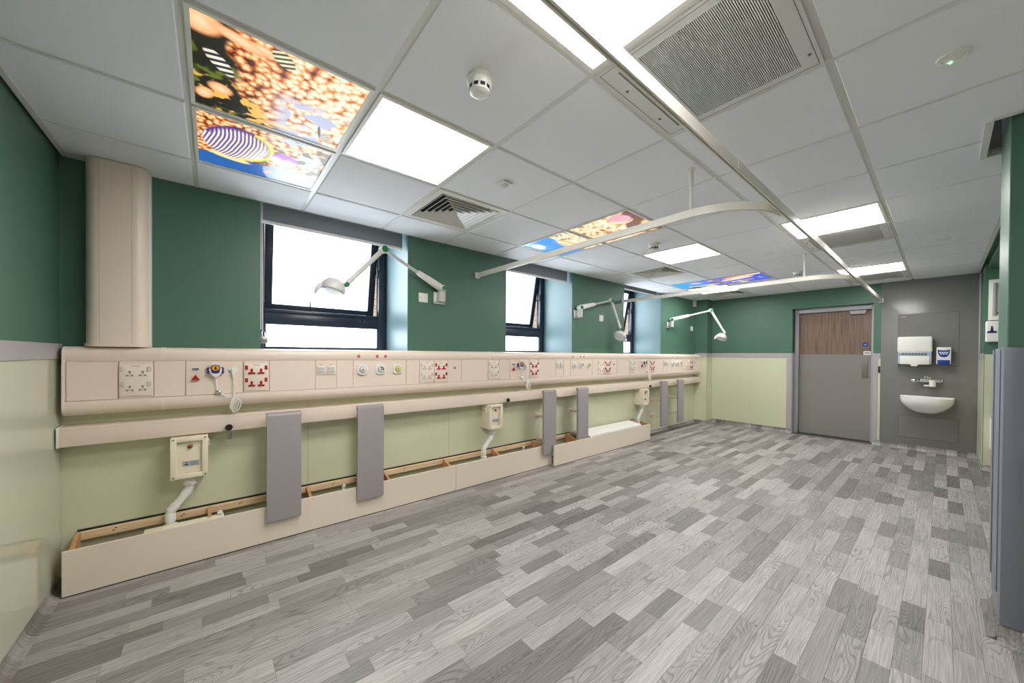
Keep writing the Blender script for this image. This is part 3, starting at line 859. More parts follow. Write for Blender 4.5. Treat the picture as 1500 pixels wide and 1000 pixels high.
# ------------------------------------------------------------ riser column and bedhead trunking
t = T('riser_trunking', 'tall cream rounded riser trunking between left corner and first window', 'trunking', (-0.41, YW, 1.308))
hw, dp = 0.124, 0.115
out = [(-hw, -0.0005), (-hw, -dp * .45)] + [(-hw + 0.055 - 0.055 * math.cos(a), -dp * .45 - dp * .55 * math.sin(a)) for a in [PI / 2 * k / 8 for k in range(1, 9)]]
out = out + [(-x, y_) for x, y_ in out[::-1]]
P('cover', t, 'cream', prism(out, 'z', 0.012, H - 1.308 - 0.004))
P('collar', t, 'cream', prism([(x * 1.05, y_ * 1.05 if y_ < -0.01 else y_) for x, y_ in out], 'z', -0.004, 0.014))
P('cover_seam', t, 'creamline', *[box(x - 0.001, x + 0.001, -dp - 0.0006, -dp * .9, 0.015, H - 1.314) for x in (-0.066, 0.058)], smooth=False)
P('edge_flange', t, 'white', box(hw - 0.001, hw + 0.007, -0.055, -0.0005, 0.0, H - 1.314), smooth=False)

YT = 2.972
tr = T('bedhead_trunking', 'long cream bedhead trunking running under all three windows', 'trunking', (XL, YW, 0.926))
def tp(y_, z): return (y_ - YW, z + Q - 0.926)
top = [tp(YW - .0068, 1.278), tp(3.012, 1.278)] + [tp(3.012 - 0.042 * math.sin(a), 1.236 + 0.042 * math.cos(a)) for a in [PI / 2 * k / 6 for k in range(1, 7)]] + [tp(2.970, 1.206), tp(2.976, 1.196), tp(YW - .0068, 1.196)]
bot = [tp(YW - .0068, 0.982), tp(2.966, 0.982), tp(2.964, 0.968)] + [tp(3.016 - 0.052 * math.cos(a), 0.958 - 0.056 * math.sin(a)) for a in [PI / 2 * k / 6 for k in range(0, 7)]] + [tp(YW - .0068, 0.902)]
x0t, x1t = -0.598 - XL, 7.165 - XL
jn = [-0.226, 2.23, 4.78]
cuts = [x0t] + [j - XL for j in jn] + [x1t]
for a, b_ in zip(cuts[:-1], cuts[1:]):
    P('top_cover', tr, 'cream', prism(top, 'x', a, b_ - 0.001))
    P('bottom_cover', tr, 'cream', prism(bot, 'x', a, b_ - 0.001))
P('back_body', tr, 'cream', box(x0t, x1t, YT + 0.010 - YW, -0.0068, 0.97 + Q - 0.926, 1.20 + Q - 0.926), smooth=False)
def grow(poly, k):
    return [(p[0] - k, p[1] + (k if p[1] > 0.2 else -k)) for p in poly]
for j in jn:
    P('joint_cover', tr, 'cream2', prism([(y_ - 0.003 if y_ < -0.02 else y_, z + 0.002) for y_, z in top], 'x', j - XL - 0.006, j - XL + 0.010))
    P('joint_cover', tr, 'cream2', prism([(y_ - 0.003 if y_ < -0.02 else y_, z - 0.002) for y_, z in bot], 'x', j - XL - 0.006, j - XL + 0.010))
prof_all = top[:-2] + bot[1:]
for a, b_ in ((x0t - 0.012, x0t + 0.0), (x1t, x1t + 0.016)):
    P('end_cap', tr, 'cream2', prism(prof_all, 'x', a, b_))
bays = [-0.125, 0.16, 0.304, 0.59, 0.736, 0.857, 1.297, 1.419, 1.563, 1.705, 1.857]
O = [0.0, 2.59, 5.185]
pc = [-0.598, -0.406, -0.264] + bays + [2.175, 2.318] + [b_ + O[1] for b_ in bays] + [4.772, 4.918] + [b_ + O[2] for b_ in bays if b_ + O[2] < 6.95] + [7.165]
for a, b_ in zip(pc[:-1], pc[1:]):
    P('front_panel', tr, 'cream', rbox(a - XL + 0.0022, b_ - XL - 0.0022, YT + 0.002 - YW, YT + 0.011 - YW, 0.984 + Q - 0.926, 1.195 + Q - 0.926, 0.0018, 1))

PY = YT + 0.0016     # plates sit on the front panels
BAY = ['near bed bay by the left wall', 'middle bed bay', 'far bed bay by the end wall']
def sock(cx, cz, red, t):
    if red:
        s_ = P('socket', t, 'red', box(cx - 0.019, cx + 0.019, -0.0115, -0.0065, cz - 0.018, cz - 0.006), box(cx - 0.0065, cx + 0.0065, -0.0115, -0.0065, cz - 0.006, cz + 0.018), smooth=False)
        P('pin_hole', s_, 'darkred', box(cx - 0.003, cx + 0.003, -0.0119, -0.0114, cz + 0.006, cz + 0.014), box(cx - 0.016, cx - 0.008, -0.0119, -0.0114, cz - 0.014, cz - 0.0095), box(cx + 0.008, cx + 0.016, -0.0119, -0.0114, cz - 0.014, cz - 0.0095), smooth=False)
    else:
        s_ = P('socket', t, 'sockgrey', box(cx - 0.018, cx + 0.018, -0.0090, -0.0065, cz - 0.016, cz - 0.004), box(cx - 0.0065, cx + 0.0065, -0.0090, -0.0065, cz - 0.004, cz + 0.018), smooth=False)
        P('pin_hole', s_, 'black', box(cx - 0.0027, cx + 0.0027, -0.0094, -0.0089, cz + 0.006, cz + 0.014), box(cx - 0.0135, cx - 0.0065, -0.0094, -0.0089, cz - 0.0125, cz - 0.0075), box(cx + 0.0065, cx + 0.0135, -0.0094, -0.0089, cz - 0.0125, cz - 0.0075), smooth=False)
def quad_socket(x, red, label, group, w=0.136, h=0.180):
    t = T('quad_socket', label, 'socket', (x, PY, 1.087 + Q), group=group)
    P('plate', t, 'cream2', rbox(-w / 2, w / 2, -0.007, 0.0, -h / 2, h / 2, 0.002))
    for sz in (0.038, -0.046):
        for sx in (-0.026, 0.026): sock(sx, sz + 0.0, red, t)
        for sx in (-0.054, 0.054):
            P('rocker_switch', t, 'red' if red else 'sockgrey', rbox(sx - 0.008, sx + 0.008, -0.0125, -0.0065, sz + 0.012, sz + 0.040, 0.0015))
    P('maker_mark', t, 'midgrey', box(-0.018, 0.018, -0.0073, -0.0068, 0.080, 0.0825), smooth=False)
WL = ['white four-way socket plate beside the riser column, nearest left wall', 'white four-way socket plate left of the middle nurse call handset', 'white four-way socket plate left of the farthest nurse call handset']
RL = ['red four-way socket plate right of the nearest nurse call handset', 'red four-way socket plate right of the middle nurse call handset', 'red four-way socket plate right of the farthest nurse call handset']
W2 = ['white four-way socket plate touching red one, near bed bay', 'white four-way socket plate touching red one, middle bed bay', 'white four-way socket plate touching red one, far bed bay']
R2 = ['red four-way socket plate beside earth stud in near bed bay', 'red four-way socket plate beside earth stud in middle bed bay', 'red four-way socket plate at the far end of the trunking']
for k in range(3):
    quad_socket([-0.335, 2.2465, 4.845][k], False, WL[k], 'white four-way socket plates')
    quad_socket(0.232 + O[k], True, RL[k], 'red four-way socket plates')
    quad_socket(1.491 + O[k], False, W2[k], 'white four-way socket plates')
    quad_socket(1.634 + O[k], True, R2[k], 'red four-way socket plates')
    b_ = BAY[k]
    t = T('earth_stud', 'small dark round earth stud in the ' + b_, 'earth stud', (1.782 + O[k], PY, 1.121 + Q), group='earth bonding studs')
    P('collar', t, 'steel', lathe([(0.012, 0), (0.011, -0.004), (0.008, -0.006)], (0, 0, 0), 'y', 14))
    P('pin', t, 'midgrey', lathe([(0.006, -0.006), (0.006, -0.012), (0.004, -0.014)], (0, 0, 0), 'y', 12))
    t = T('call_indicator', 'oval grey call indicator above red triangle in the ' + b_, 'indicator', (-0.078 + O[k], PY, 1.145 + Q), group='nurse call indicators')
    P('bezel', t, 'white', prism(rrect(0, 0, 0.046, 0.030, 0.012), 'y', 0, -0.006))
    P('window', t, 'midgrey', prism(rrect(0, 0, 0.034, 0.017, 0.008), 'y', -0.006, -0.0075))
    t = T('emergency_triangle', 'red triangular emergency pull on the trunking in the ' + b_, 'emergency call', (-0.078 + O[k], PY, 1.092 + Q), group='red emergency pull triangles')
    P('triangle', t, 'red', prism([(-0.021, -0.013), (0.021, -0.013), (0.0, 0.020)], 'y', -0.004, -0.016), smooth=False)
    P('stem', t, 'midgrey', cyl((0, 0, 0), (0, -0.005, 0), 0.008))
    # handset parked on its holder
    t = T('nurse_call_handset', 'purple white nurse call handset in the ' + b_, 'call handset', (0.018 + O[k], PY, 1.142 + Q), group='nurse call handsets')
    t.scale = (1.16, 1.0, 1.06)
    P('holder', t, 'purple', rbox(-0.036, -0.022, -0.024, 0.0, -0.024, 0.014, .004), rbox(0.022, 0.036, -0.024, 0.0, -0.024, 0.014, .004), rbox(-0.024, 0.024, -0.008, 0.0, -0.018, 0.010, .002))
    body = [(0.0, 0.048), (0.012, 0.042), (0.022, 0.022), (0.028, 0.0), (0.024, -0.022), (0.012, -0.042), (0.0, -0.048), (-0.012, -0.042), (-0.024, -0.022), (-0.028, 0.0), (-0.022, 0.022), (-0.012, 0.042)]
    hb = P('body', t, 'white', prism(body, 'y', -0.010, -0.026), prism([(x * .86, z * .88) for x, z in body], 'y', -0.026, -0.031))
    P('face', hb, 'purple', prism([(-0.022, 0.012), (-0.016, 0.026), (0.0, 0.030), (0.016, 0.026), (0.022, 0.012), (0.016, -0.020), (0.0, -0.024), (-0.016, -0.020)], 'y', -0.031, -0.0325))
    P('call_button', hb, 'orange', lathe([(0.017, -0.0325), (0.016, -0.036)], (0, 0, 0.010), 'y', 20))
    P('nurse_symbol', hb, 'black', prism(ell(0, 0.014, 0.0042, 0.0045, 12), 'y', -0.036, -0.0366), prism([(-0.007, 0.001), (0.007, 0.001), (0.004, 0.009), (-0.004, 0.009)], 'y', -0.036, -0.0366), smooth=False)
    P('cord', t, 'white', tube([(0, -0.014, -0.046), (0.004, -0.012, -0.09), (0.010, -0.014, -0.132), (0.03, -0.018, -0.152), (0.056, -0.022, -0.172), (0.075, -0.024, -0.178), (0.080, -0.022, -0.15), (0.080, -0.016, -0.05), (0.080, -0.012, -0.008)], 0.0028, 8))
    P('cord_clip', t, 'chrome', ellipsoid((0.013, -0.018, -0.137), 0.015, 0.010, 0.013), cyl((0.005, -0.018, -0.128), (0.022, -0.028, -0.145), 0.005))
    loops = []
    for q in range(4):
        cx, cz = 0.073 + 0.006 * q, -0.20 - 0.008 * q
        loops.append(tube([(cx + (0.006 + 0.004 * q) * math.cos(a) + 0.018 * math.sin(a) * .5, -0.026 - 0.003 * q, cz + 0.040 * math.sin(a)) for a in [2 * PI * m_ / 14 for m_ in range(15)]], 0.0028, 6))
    P('coiled_cord', t, 'white', *loops)
    t = T('cord_socket', 'white oval cord outlet with hanging lead in the ' + b_, 'outlet', (0.110 + O[k], PY, 1.141 + Q), group='handset cord outlets')
    P('boss', t, 'white', prism(ell(0, 0, 0.026, 0.014), 'y', 0, -0.010))
    P('plug', t, 'white', rbox(-0.012, 0.012, -0.022, -0.008, -0.034, 0.004, .003), cyl((0.006, -0.015, -0.03), (0.004, -0.015, -0.052), 0.004), cyl((-0.006, -0.015, -0.03), (-0.004, -0.015, -0.052), 0.004))
    for q, dx in enumerate((0.628, 0.695)):
        t = T('data_outlet', ('left' if q == 0 else 'right') + ' one of two square data outlets in the ' + b_, 'data outlet', (dx + O[k], PY, 1.124 + Q), group='square data outlets')
        P('plate', t, 'cream2', rbox(-0.028, 0.028, -0.008, 0, -0.033, 0.033, .002))
        P('port', t, 'lightgrey', rbox(-0.024, 0.024, -0.0095, -0.007, 0.002, 0.022, .001), rbox(-0.024, 0.024, -0.0095, -0.007, -0.022, -0.001, .001))
        P('label_strip', t, 'midgrey', box(-0.012, 0.012, -0.0012, -0.0002, 0.038, 0.041), smooth=False)
    for q, (dx, nm, desc) in enumerate(((0.927, 'cream', 'white centred'), (1.072, 'black', 'black quadrant'), (1.217, 'yellow', 'yellow ringed'))):
        t = T('gas_outlet', desc + ' medical gas outlet in the ' + b_, 'gas outlet', (dx + O[k], PY, 1.122 + Q), group='medical gas outlets')
        P('plate', t, 'white', prism(rrect(0, 0, 0.084, 0.086, 0.026), 'y', 0, -0.008), prism(rrect(0, 0, 0.076, 0.078, 0.024), 'y', -0.008, -0.014))
        P('collar', t, 'steel', lathe([(0.026, -0.014), (0.026, -0.018), (0.022, -0.019)], (0, 0, 0), 'y', 24))
        f_ = P('dial', t, {'cream': 'cream2', 'black': 'white', 'yellow': 'yellow'}[nm], lathe([(0.022, -0.018), (0.022, -0.024), (0.019, -0.026)], (0, 0, 0), 'y', 24))
        if nm == 'black':
            pts = [(0.020 * math.cos(a), 0.020 * math.sin(a)) for a in [math.radians(d) for d in range(-30, 121, 15)]]
            P('quadrant', f_, 'black', prism(pts + [(p[0] * .6, p[1] * .6) for p in pts[::-1]], 'y', -0.026, -0.027), smooth=False)
        P('hole', f_, 'lightgrey', lathe([(0.010, -0.0262), (0.009, -0.030)], (0, 0, 0), 'y', 16))
        P('bore', f_, 'black', lathe([(0.004, -0.0302), (0.0038, -0.0306)], (0, 0, 0), 'y', 12))
    for q, dx in enumerate((0.899, 1.045, 1.114)):
        t = T('warning_dot', ('left', 'middle', 'right')[q] + ' small red round sticker above gas outlets, ' + b_, 'sticker', (dx + O[k], 2.9702, 1.228 + Q), group='red round stickers above gas outlets')
        P('disc', t, 'red', lathe([(0.012, 0.0), (0.0118, -0.0012)], (0, 0, 0), 'y', 18))
        P('mark', t, 'cream2', box(-0.007, 0.007, -0.0016, -0.0011, -0.0016, 0.0016), smooth=False)

# ------------------------------------------------------------ lower rail, bumper boards, knobs
YR = 2.96
t = T('wall_rail', 'straight cream box rail along the wall below the bedhead trunking', 'rail', (XL, YW, 0.77))
zr0, zr1 = 0.743 + Q - 0.77, 0.846 + Q - 0.77
P('body', t, 'cream', rbox(0.022, 7.19 - XL, YR - YW, -0.0068, zr0, zr1, .003))
P('end_cap', t, 'white', rbox(0.012, 0.022, YR - 0.003 - YW, -0.0068, zr0 - 0.003, zr1 + 0.003, .003))
P('end_cap', t, 'white', rbox(7.183 - XL, 7.193 - XL, YR - 0.003 - YW, -0.0068, zr0 - 0.003, zr1 + 0.003, .003)) if False else None
P('cover_line', t, 'lightgrey', box(0.023, 7.19 - XL, YR - 0.0006 - YW, YR + 0.001 - YW, zr1 - 0.014, zr1 - 0.0125), smooth=False)
BB = [(0.38, 'first grey vertical bumper board from the left wall, wide and near'), (0.958, 'second grey vertical bumper board, right of the nearest one'), (2.965, 'third grey bumper board, overlapping the step in the plinth'),
      (3.555, 'fourth grey bumper board, standing behind the forward plinth board'), (5.60, 'fifth grey bumper board, just past the farthest pump box'), (6.17, 'last grey bumper board, nearest the far corner')]
for x, l in BB:
    t = T('bumper_board', l, 'bumper board', (x, YW, 0.12 + Q), group='grey bumper boards')
    yb, yf = 2.875 - YW, 2.850 - YW
    zt = 0.725
    pr_ = [(yb, 0), (yf + 0.003, 0), (yf, 0.004), (yf, zt - 0.022)] + [(yf + 0.022 - 0.022 * math.cos(a), zt - 0.022 + 0.022 * math.sin(a)) for a in (0.4, 0.8, 1.2)] + [(yb, zt)]
    P('board', t, 'grey', prism(pr_, 'x', -0.1, 0.1))
    P('top_cap', t, 'grey', rbox(-0.101, 0.101, yb, yb + 0.012, zt - 0.035, zt + 0.004, .003))
    for z, w0 in ((0.415, -0.007), (0.150, -0.0458 if x < 4 else -0.007)):
        P('standoff', t, 'clearplastic', lathe([(0.042, w0), (0.042, w0 - 0.006), (0.036, w0 - 0.010), (0.015, w0 - 0.011), (0.015, yb + 0.024), (0.026, yb + 0.022), (0.026, yb + 0.001)], (0, 0, z), 'y', 20))
for k, x in enumerate((0.085, 2.416, 5.316)):
    t = T('clamp_knob', ['black knob with hanging metal pin under the rail, near pump box', 'black knob on the rail right of the middle pump box', 'black knob on the rail right of the farthest pump box'][k], 'knob', (x, YR, 0.768 + Q), group='black rail knobs')
    P('knob', t, 'black', lathe([(0.008, 0), (0.008, -0.012), (0.020, -0.014), (0.021, -0.026), (0.016, -0.032)], (0, 0, 0), 'y', 8))
    P('pin', t, 'steel', cyl((0, 0.004, -0.030), (0, 0.004, -0.082), 0.0085, n=12), cyl((0.010, 0.004, -0.03), (0.010, 0.004, -0.078), 0.006, n=10))

# ------------------------------------------------------------ pump boxes and drain pipes
PBX = [-0.104, 2.240, 5.148]
for k, x in enumerate(PBX):
    n_ = ['nearest', 'middle', 'farthest'][k]
    t = T('pump_box', n_ + ' cream wall box with red lamp and silver label', 'pump box', (x, YW, 0.49 + Q), group='cream pump boxes')
    yf, hw, hh = 2.926 - YW, 0.084, 0.246
    P('body', t, 'creambox', rbox(-hw, hw, yf + 0.010, -0.0068, 0, hh, .002))
    P('front_frame', t, 'creambox', rbox(-hw - .002, -hw + 0.026, yf - 0.012, yf + 0.009, -0.002, hh + .002, .003), rbox(hw - 0.026, hw + .002, yf - 0.012, yf + 0.009, -0.002, hh + .002, .003),
      rbox(-hw + 0.024, hw - 0.024, yf - 0.0118, yf + 0.009, -0.002, 0.026, .003), rbox(-hw + 0.024, hw - 0.024, yf - 0.0118, yf + 0.009, hh - 0.026, hh + .002, .003))
    lp = P('indicator_lamp', t, 'midgrey', lathe([(0.013, yf + 0.010), (0.013, yf + 0.002), (0.010, yf)], (0.002, 0, hh - 0.060), 'y', 18))
    P('lens', lp, 'red', lathe([(0.009, yf + 0.002), (0.009, yf - 0.004), (0.006, yf - 0.006)], (0.002, 0, hh - 0.060), 'y', 16))
    lb = P('label_plate', t, 'labelgrey', box(-0.034, 0.044, yf + 0.0085, yf + 0.0098, 0.066, 0.098), smooth=False)
    P('logo_triangle', lb, 'navy', prism([(-0.026, 0.074), (-0.004, 0.074), (-0.009, 0.081), (-0.021, 0.081)], 'y', yf + 0.0078, yf + 0.0084), prism(ell(-0.015, 0.088, 0.0035, 0.0035, 10), 'y', yf + 0.0078, yf + 0.0084), smooth=False)
    P('print_line', lb, 'midgrey', *[box(0.005, 0.040 - 0.004 * (q % 2), yf + 0.0078, yf + 0.0084, 0.090 - 0.007 * q, 0.0925 - 0.007 * q) for q in range(4)], smooth=False)
    for sx in (-1, 1):
        for sz in (0.010, hh - 0.010):
            P('screw', t, 'midgrey', lathe([(0.0055, yf - 0.012), (0.0045, yf - 0.015)], (sx * (hw - 0.011), 0, sz), 'y', 10))
    for sx in (-1, 1):
        for z in (hh - 0.042, hh - 0.068):
            P('vent_hood', t, 'creambox', rbox(sx * hw - 0.009, sx * hw + 0.009, yf + 0.045, yf + 0.095, z - 0.008, z + 0.006, .003))
    t = T('drain_pipe', n_ + ' white drain pipe dropping from cream box into the plinth', 'pipe', (x, 2.985, 0.0), group='white drain pipes')
    tilt = -0.09 if k == 0 else -0.105
    zz = 0.49 + Q
    a0, a1, a2, a3 = Vector((0.0, 0, zz + 0.01)), Vector((0, 0, zz - 0.085)), Vector((tilt, 0, zz - 0.205)), Vector((tilt, 0, 0.02))
    d1 = (a2 - a1).normalized()
    P('pipe', t, 'white', tube([a0, a1 + Vector((0, 0, .012)), a1 + d1 * .012, a2 - d1 * .012, a2 - Vector((0, 0, .012)), a3], 0.0225, 16))
    P('coupling', t, 'white', lathe([(0.030, 0), (0.033, 0.004), (0.033, 0.018), (0.028, 0.024), (0.026, 0.040)], (0, 0, zz - 0.06), n=20), smooth=True)
    P('coupling', t, 'white', cyl(a1 + d1 * 0.005, a1 + d1 * 0.042, 0.0258, n=16))
    P('coupling', t, 'white', cyl(a2 - d1 * 0.042, a2 - d1 * 0.004, 0.0258, n=16))
    P('coupling', t, 'white', lathe([(0.0258, 0), (0.0258, 0.045)], (tilt, 0, zz - 0.262), n=16))
    P('socket_joint', t, 'white', lathe([(0.032, 0), (0.032, 0.062), (0.027, 0.066)], (tilt, 0, zz - 0.345), n=20))

# ------------------------------------------------------------ open plinth of boards, batten and wedges
PT = 0.240
YP = 2.885
for a, b_, y_, l in ((-0.595, 1.748, YP, 'long painted plinth board starting at the left wall'), (1.752, 3.03, YP, 'shorter painted plinth board left of the step'), (3.0, 5.10, 2.815, 'painted plinth board standing forward, farthest along the wall')):
    t = T('plinth_board', l, 'plinth board', (a, y_, 0), group='painted plinth boards')
    P('board', t, 'board', rbox(0, b_ - a, 0, 0.016, 0.006, PT, .0012, 1))
    P('bottom_edge', t, 'black', box(0.002, b_ - a - 0.002, 0.003, 0.014, 0.0005, 0.0055), smooth=False)
for a, b_, l in ((-0.575, 3.0, 'long pine batten fixed to the wall above the open plinth'), (3.02, 5.07, 'pine batten on the wall behind the loose white cover board')):
    t = T('timber_batten', l, 'batten', (a, YW, 0.25), group='pine battens')
    P('batten', t, 'pine', rbox(0, b_ - a, -0.045, -0.016, -0.02, 0.022, .0015, 1))
    P('black_strip', t, 'black', box(0.0, b_ - a, -0.0158, -0.0065, -0.015, 0.031), smooth=False)  # black strip between batten and wall, showing above the batten
    for q in range(int((b_ - a) / 0.29)):
        P('screw_hole', t, 'black', lathe([(0.004, -0.0451), (0.004, -0.0456)], (0.14 + q * 0.29, 0, 0.002), 'y', 8), lathe([(0.004, -0.0451), (0.004, -0.0456)], (0.15 + q * 0.29, 0, 0.012), 'y', 8))
WN = ['wooden wedge bracket in the left corner of the plinth', 'wooden wedge bracket right of the nearest drain pipe', 'wooden wedge bracket between first and second bumper boards', 'wooden wedge bracket touching the second bumper board',
      'wooden wedge bracket above the plinth board seam', 'wooden wedge bracket right of the middle drain pipe', 'wooden wedge bracket beside the third bumper board', 'wooden wedge bracket beside the fourth bumper board', 'wooden end piece closing the far end of the plinth']
for k, x in enumerate((-0.575, -0.02, 0.54, 1.115, 1.69, 2.27, 2.85, 3.43, 5.08)):
    yfr = (YP if k < 7 else 2.815) + 0.017
    t = T('wedge_bracket', WN[k], 'bracket', (x, YW, 0), group='wooden wedge brackets')
    y_ = yfr - YW
    P('wedge', t, 'pinedark', prism([(-0.046, 0.005), (y_, 0.005), (y_, PT - 0.004), (y_ + 0.006, PT), (-0.062, PT + 0.036), (-0.046, PT + 0.036)], 'x', 0.0, 0.018), smooth=False)
t = T('cover_board', 'loose white cover board lying tilted on top of the plinth', 'cover board', (3.66, 2.83, PT))
P('board', t, 'white', prism([(-0.012, 0.004), (-0.008, -0.004 + 0.004), (0.196, 0.040), (0.194, 0.056), (-0.010, 0.018)], 'x', 0, 1.20), smooth=False)
P('edge_strip', t, 'pinedark', prism([(0.0, 0.003), (0.192, 0.037), (0.192, 0.041), (0.0, 0.006)], 'x', 0.002, 1.198), smooth=False) if False else None
for k, x in enumerate((0.04, 0.78, 2.63)):
    t = T('pipe_clip', ['small white clip poking above the plinth right of near pipe', 'small white clip behind the plinth between near bumper boards', 'small white clip behind the plinth before the third bumper board'][k], 'clip', (x, 2.93, 0.0), group='small white clips')
    P('stalk', t, 'white', rbox(-0.010, 0.010, -0.004, 0.004, 0.0, PT + 0.012, .002))
    P('ring', t, 'white', lathe([(0.014, -0.004), (0.014, 0.004)], (0, 0, PT + 0.018), 'y', 14))
t = T('pipe_tray', 'cream flat ledge strip at the foot of the nearest drain pipe', 'ledge', (-0.30, 2.918, PT - 0.022))
P('strip', t, 'creambox', rbox(0, 0.36, -0.015, 0.035, 0.0, 0.026, .003))

# ------------------------------------------------------------ examination lamps
def exam_lamp(x, zb, elbow, head, aim, label, handle_dir):
    t = T('exam_lamp', label, 'lamp', (x, YW, zb), group='wall mounted examination lamps')
    o = Vector((x, YW, zb))
    b0 = Vector((0, -0.055, 0.085))
    e = Vector(elbow) - o
    h = Vector(head) - o
    P('wall_plate', t, 'white', rbox(-0.06, 0.06, -0.014, -0.0005, -0.055, 0.055, .003))
    for sx in (-.05, .05):
        for sz in (-.045, .045): P('screw', t, 'midgrey', lathe([(0.005, -0.014), (0.004, -0.016)], (sx, 0, sz), 'y', 8))
    P('pivot_block', t, 'lightgrey', cyl((0, -0.055, -0.040), (0, -0.055, 0.055), 0.036, n=24), rbox(-0.034, 0.034, -0.06, -0.012, -0.038, 0.045, .005))
    d = (e - b0).normalized()
    side = d.cross(Vector((0, 0, 1))).normalized()
    mid = b0 + (e - b0) * 0.46
    P('spring_cover', t, 'white', tube([b0 - d * 0.028, b0 - d * 0.015, b0, b0 + d * 0.12, mid - d * 0.02, mid], [0.020, 0.031, 0.035, 0.033, 0.024, 0.018], 16))
    P('arm', t, 'lightgrey', tube([mid - d * 0.02, e], 0.0135, 14))
    P('joint', t, 'white', cyl(b0 - side * 0.034, b0 + side * 0.034, 0.030, n=20))
    for s_ in (-1, 1):
        P('joint_cap', t, 'lampgreen', cyl(b0 + side * 0.034 * s_, b0 + side * 0.041 * s_, 0.024, n=20))
        P('joint_cap', t, 'lampgreen', cyl(e + side * 0.022 * s_, e + side * 0.030 * s_, 0.026, n=20))
    P('joint', t, 'white', cyl(e - side * 0.022, e + side * 0.022, 0.031, n=20))
    d2 = (h - e).normalized()
    P('arm', t, 'lightgrey', tube([e, e + d2 * 0.06, h - d2 * 0.09, h - d2 * 0.02], [0.020, 0.019, 0.017, 0.020], 14))
    P('joint', t, 'white', ellipsoid(h, 0.020, 0.020, 0.020))
    P('joint_cap', t, 'lampgreen', cyl(h - side * 0.026, h + side * 0.026, 0.019, n=18))
    # head: flattened dome with lens below and a handle
    ax = Vector(aim).normalized()
    hd = Vector(handle_dir).normalized()
    c = h + hd * 0.095 + Vector((0, 0, -0.018))
    yv = ax.cross(hd).normalized()
    hd2 = yv.cross(ax).normalized()
    rot = Matrix((hd2, yv, -ax)).transposed()
    v, f = ellipsoid(c, 0.086, 0.074, 0.080, 24, 14, rot)
    cv = []
    for p in v:
        q = Vector(p) - c
        k = q.dot(-ax)
        if k < -0.020: q = q - (-ax) * (k + 0.020)
        cv.append(tuple(c + q))
    hb = P('head', t, 'lightgrey', (cv, f))
    P('neck', hb, 'white', cyl(h, c - hd * 0.05, 0.013, n=14))
    P('lens_ring', hb, 'white', cyl(c + ax * 0.019, c + ax * 0.024, 0.062, n=28))
    P('lens', hb, 'lens', cyl(c + ax * 0.024, c + ax * 0.026, 0.046, n=28))
    P('led', hb, 'bluled', cyl(c + hd2 * 0.07 + ax * 0.018, c + hd2 * 0.07 + ax * 0.026, 0.006, n=10))
    hp = c + hd2 * 0.074
    P('handle', hb, 'lightgrey', tube([hp - hd2 * 0.01, hp + hd2 * 0.016 + ax * 0.012, hp + hd2 * 0.030 + ax * 0.045, hp + hd2 * 0.034 + ax * 0.082], [0.022, 0.019, 0.014, 0.007], 12))
exam_lamp(1.668, 1.782 + Q, (1.068, 2.901, 2.093 + Q), (0.768, 2.855, 1.760 + Q), (-0.25, -0.15, -1), 'grey examination lamp folded in front of the nearest window', (-1, -0.2, -0.25))
exam_lamp(3.684, 1.782 + Q, (4.311, 2.981, 2.018 + Q), (4.36, 2.86, 1.606 + Q), (-0.75, -0.1, -0.75), 'white examination lamp hanging between the middle and far windows', (-0.55, -0.25, -0.8))
exam_lamp(6.15, 1.790 + Q, (6.619, 2.565, 2.033 + Q), (6.712, 2.365, 1.621 + Q), (-0.45, 0.1, -0.9), 'white examination lamp reaching out near the far corner', (-0.75, 0.35, -0.45))
for x, l in ((1.502, 'square white blank plate left of the nearest lamp bracket'), (4.21, 'square white blank plate beside the second examination lamp'), (7.06, 'square white blank plate near the far corner')):
    t = T('blank_plate', l, 'wall plate', (x, YW, 1.770 + Q), group='square white wall plates')
    P('plate', t, 'white', rbox(-0.045, 0.045, -0.010, -0.0005, -0.043, 0.043, .003))
    for sx in (-.03, .03): P('screw', t, 'lightgrey', lathe([(0.004, -0.010), (0.003, -0.0112)], (sx, 0, 0), 'y', 8))
t = T('corner_sensor', 'small white sensor box high in the far window corner', 'sensor', (7.14, YW, 2.25 + Q))
P('case', t, 'white', rbox(-0.035, 0.035, -0.045, -0.0005, -0.055, 0.055, .006))
P('lens', t, 'lightgrey', prism(rrect(0, -0.012, 0.046, 0.05, 0.01), 'y', -0.045, -0.050))

# ------------------------------------------------------------ door
DX = 7.62
door = SE('door_1', (DX, (DY0 + DY1) / 2, 0))
yc = (DY0 + DY1) / 2
hwD = (DY1 - DY0) / 2
P('frame', door, 'doorframe', rbox(-0.09, 0.05, hwD - 0.062, hwD - 0.013, 0, DZ - 0.002, .003), rbox(-0.09, 0.05, -hwD + 0.001, -hwD + 0.030, 0, DZ - 0.002, .003), rbox(-0.09, 0.05, -hwD + 0.030, hwD - 0.062, DZ - 0.075, DZ - 0.002, .003))
P('leaf', door, 'doorgrey', rbox(-0.03, 0.015, -hwD + 0.033, hwD - 0.065, 0.008, DZ - 0.078, .002))
P('upper_veneer', door, 'doorwood', box(-0.0315, -0.0302, -hwD + 0.035, hwD - 0.067, 1.312, DZ - 0.080), smooth=False)
P('kick_laminate', door, 'doorgrey', box(-0.0325, -0.0302, -hwD + 0.035, hwD - 0.067, 0.012, 1.311), smooth=False)
P('push_plate', door, 'pushplate', rbox(-0.036, -0.0326, -hwD + 0.062, -hwD + 0.136, 0.955, 1.285, .001))
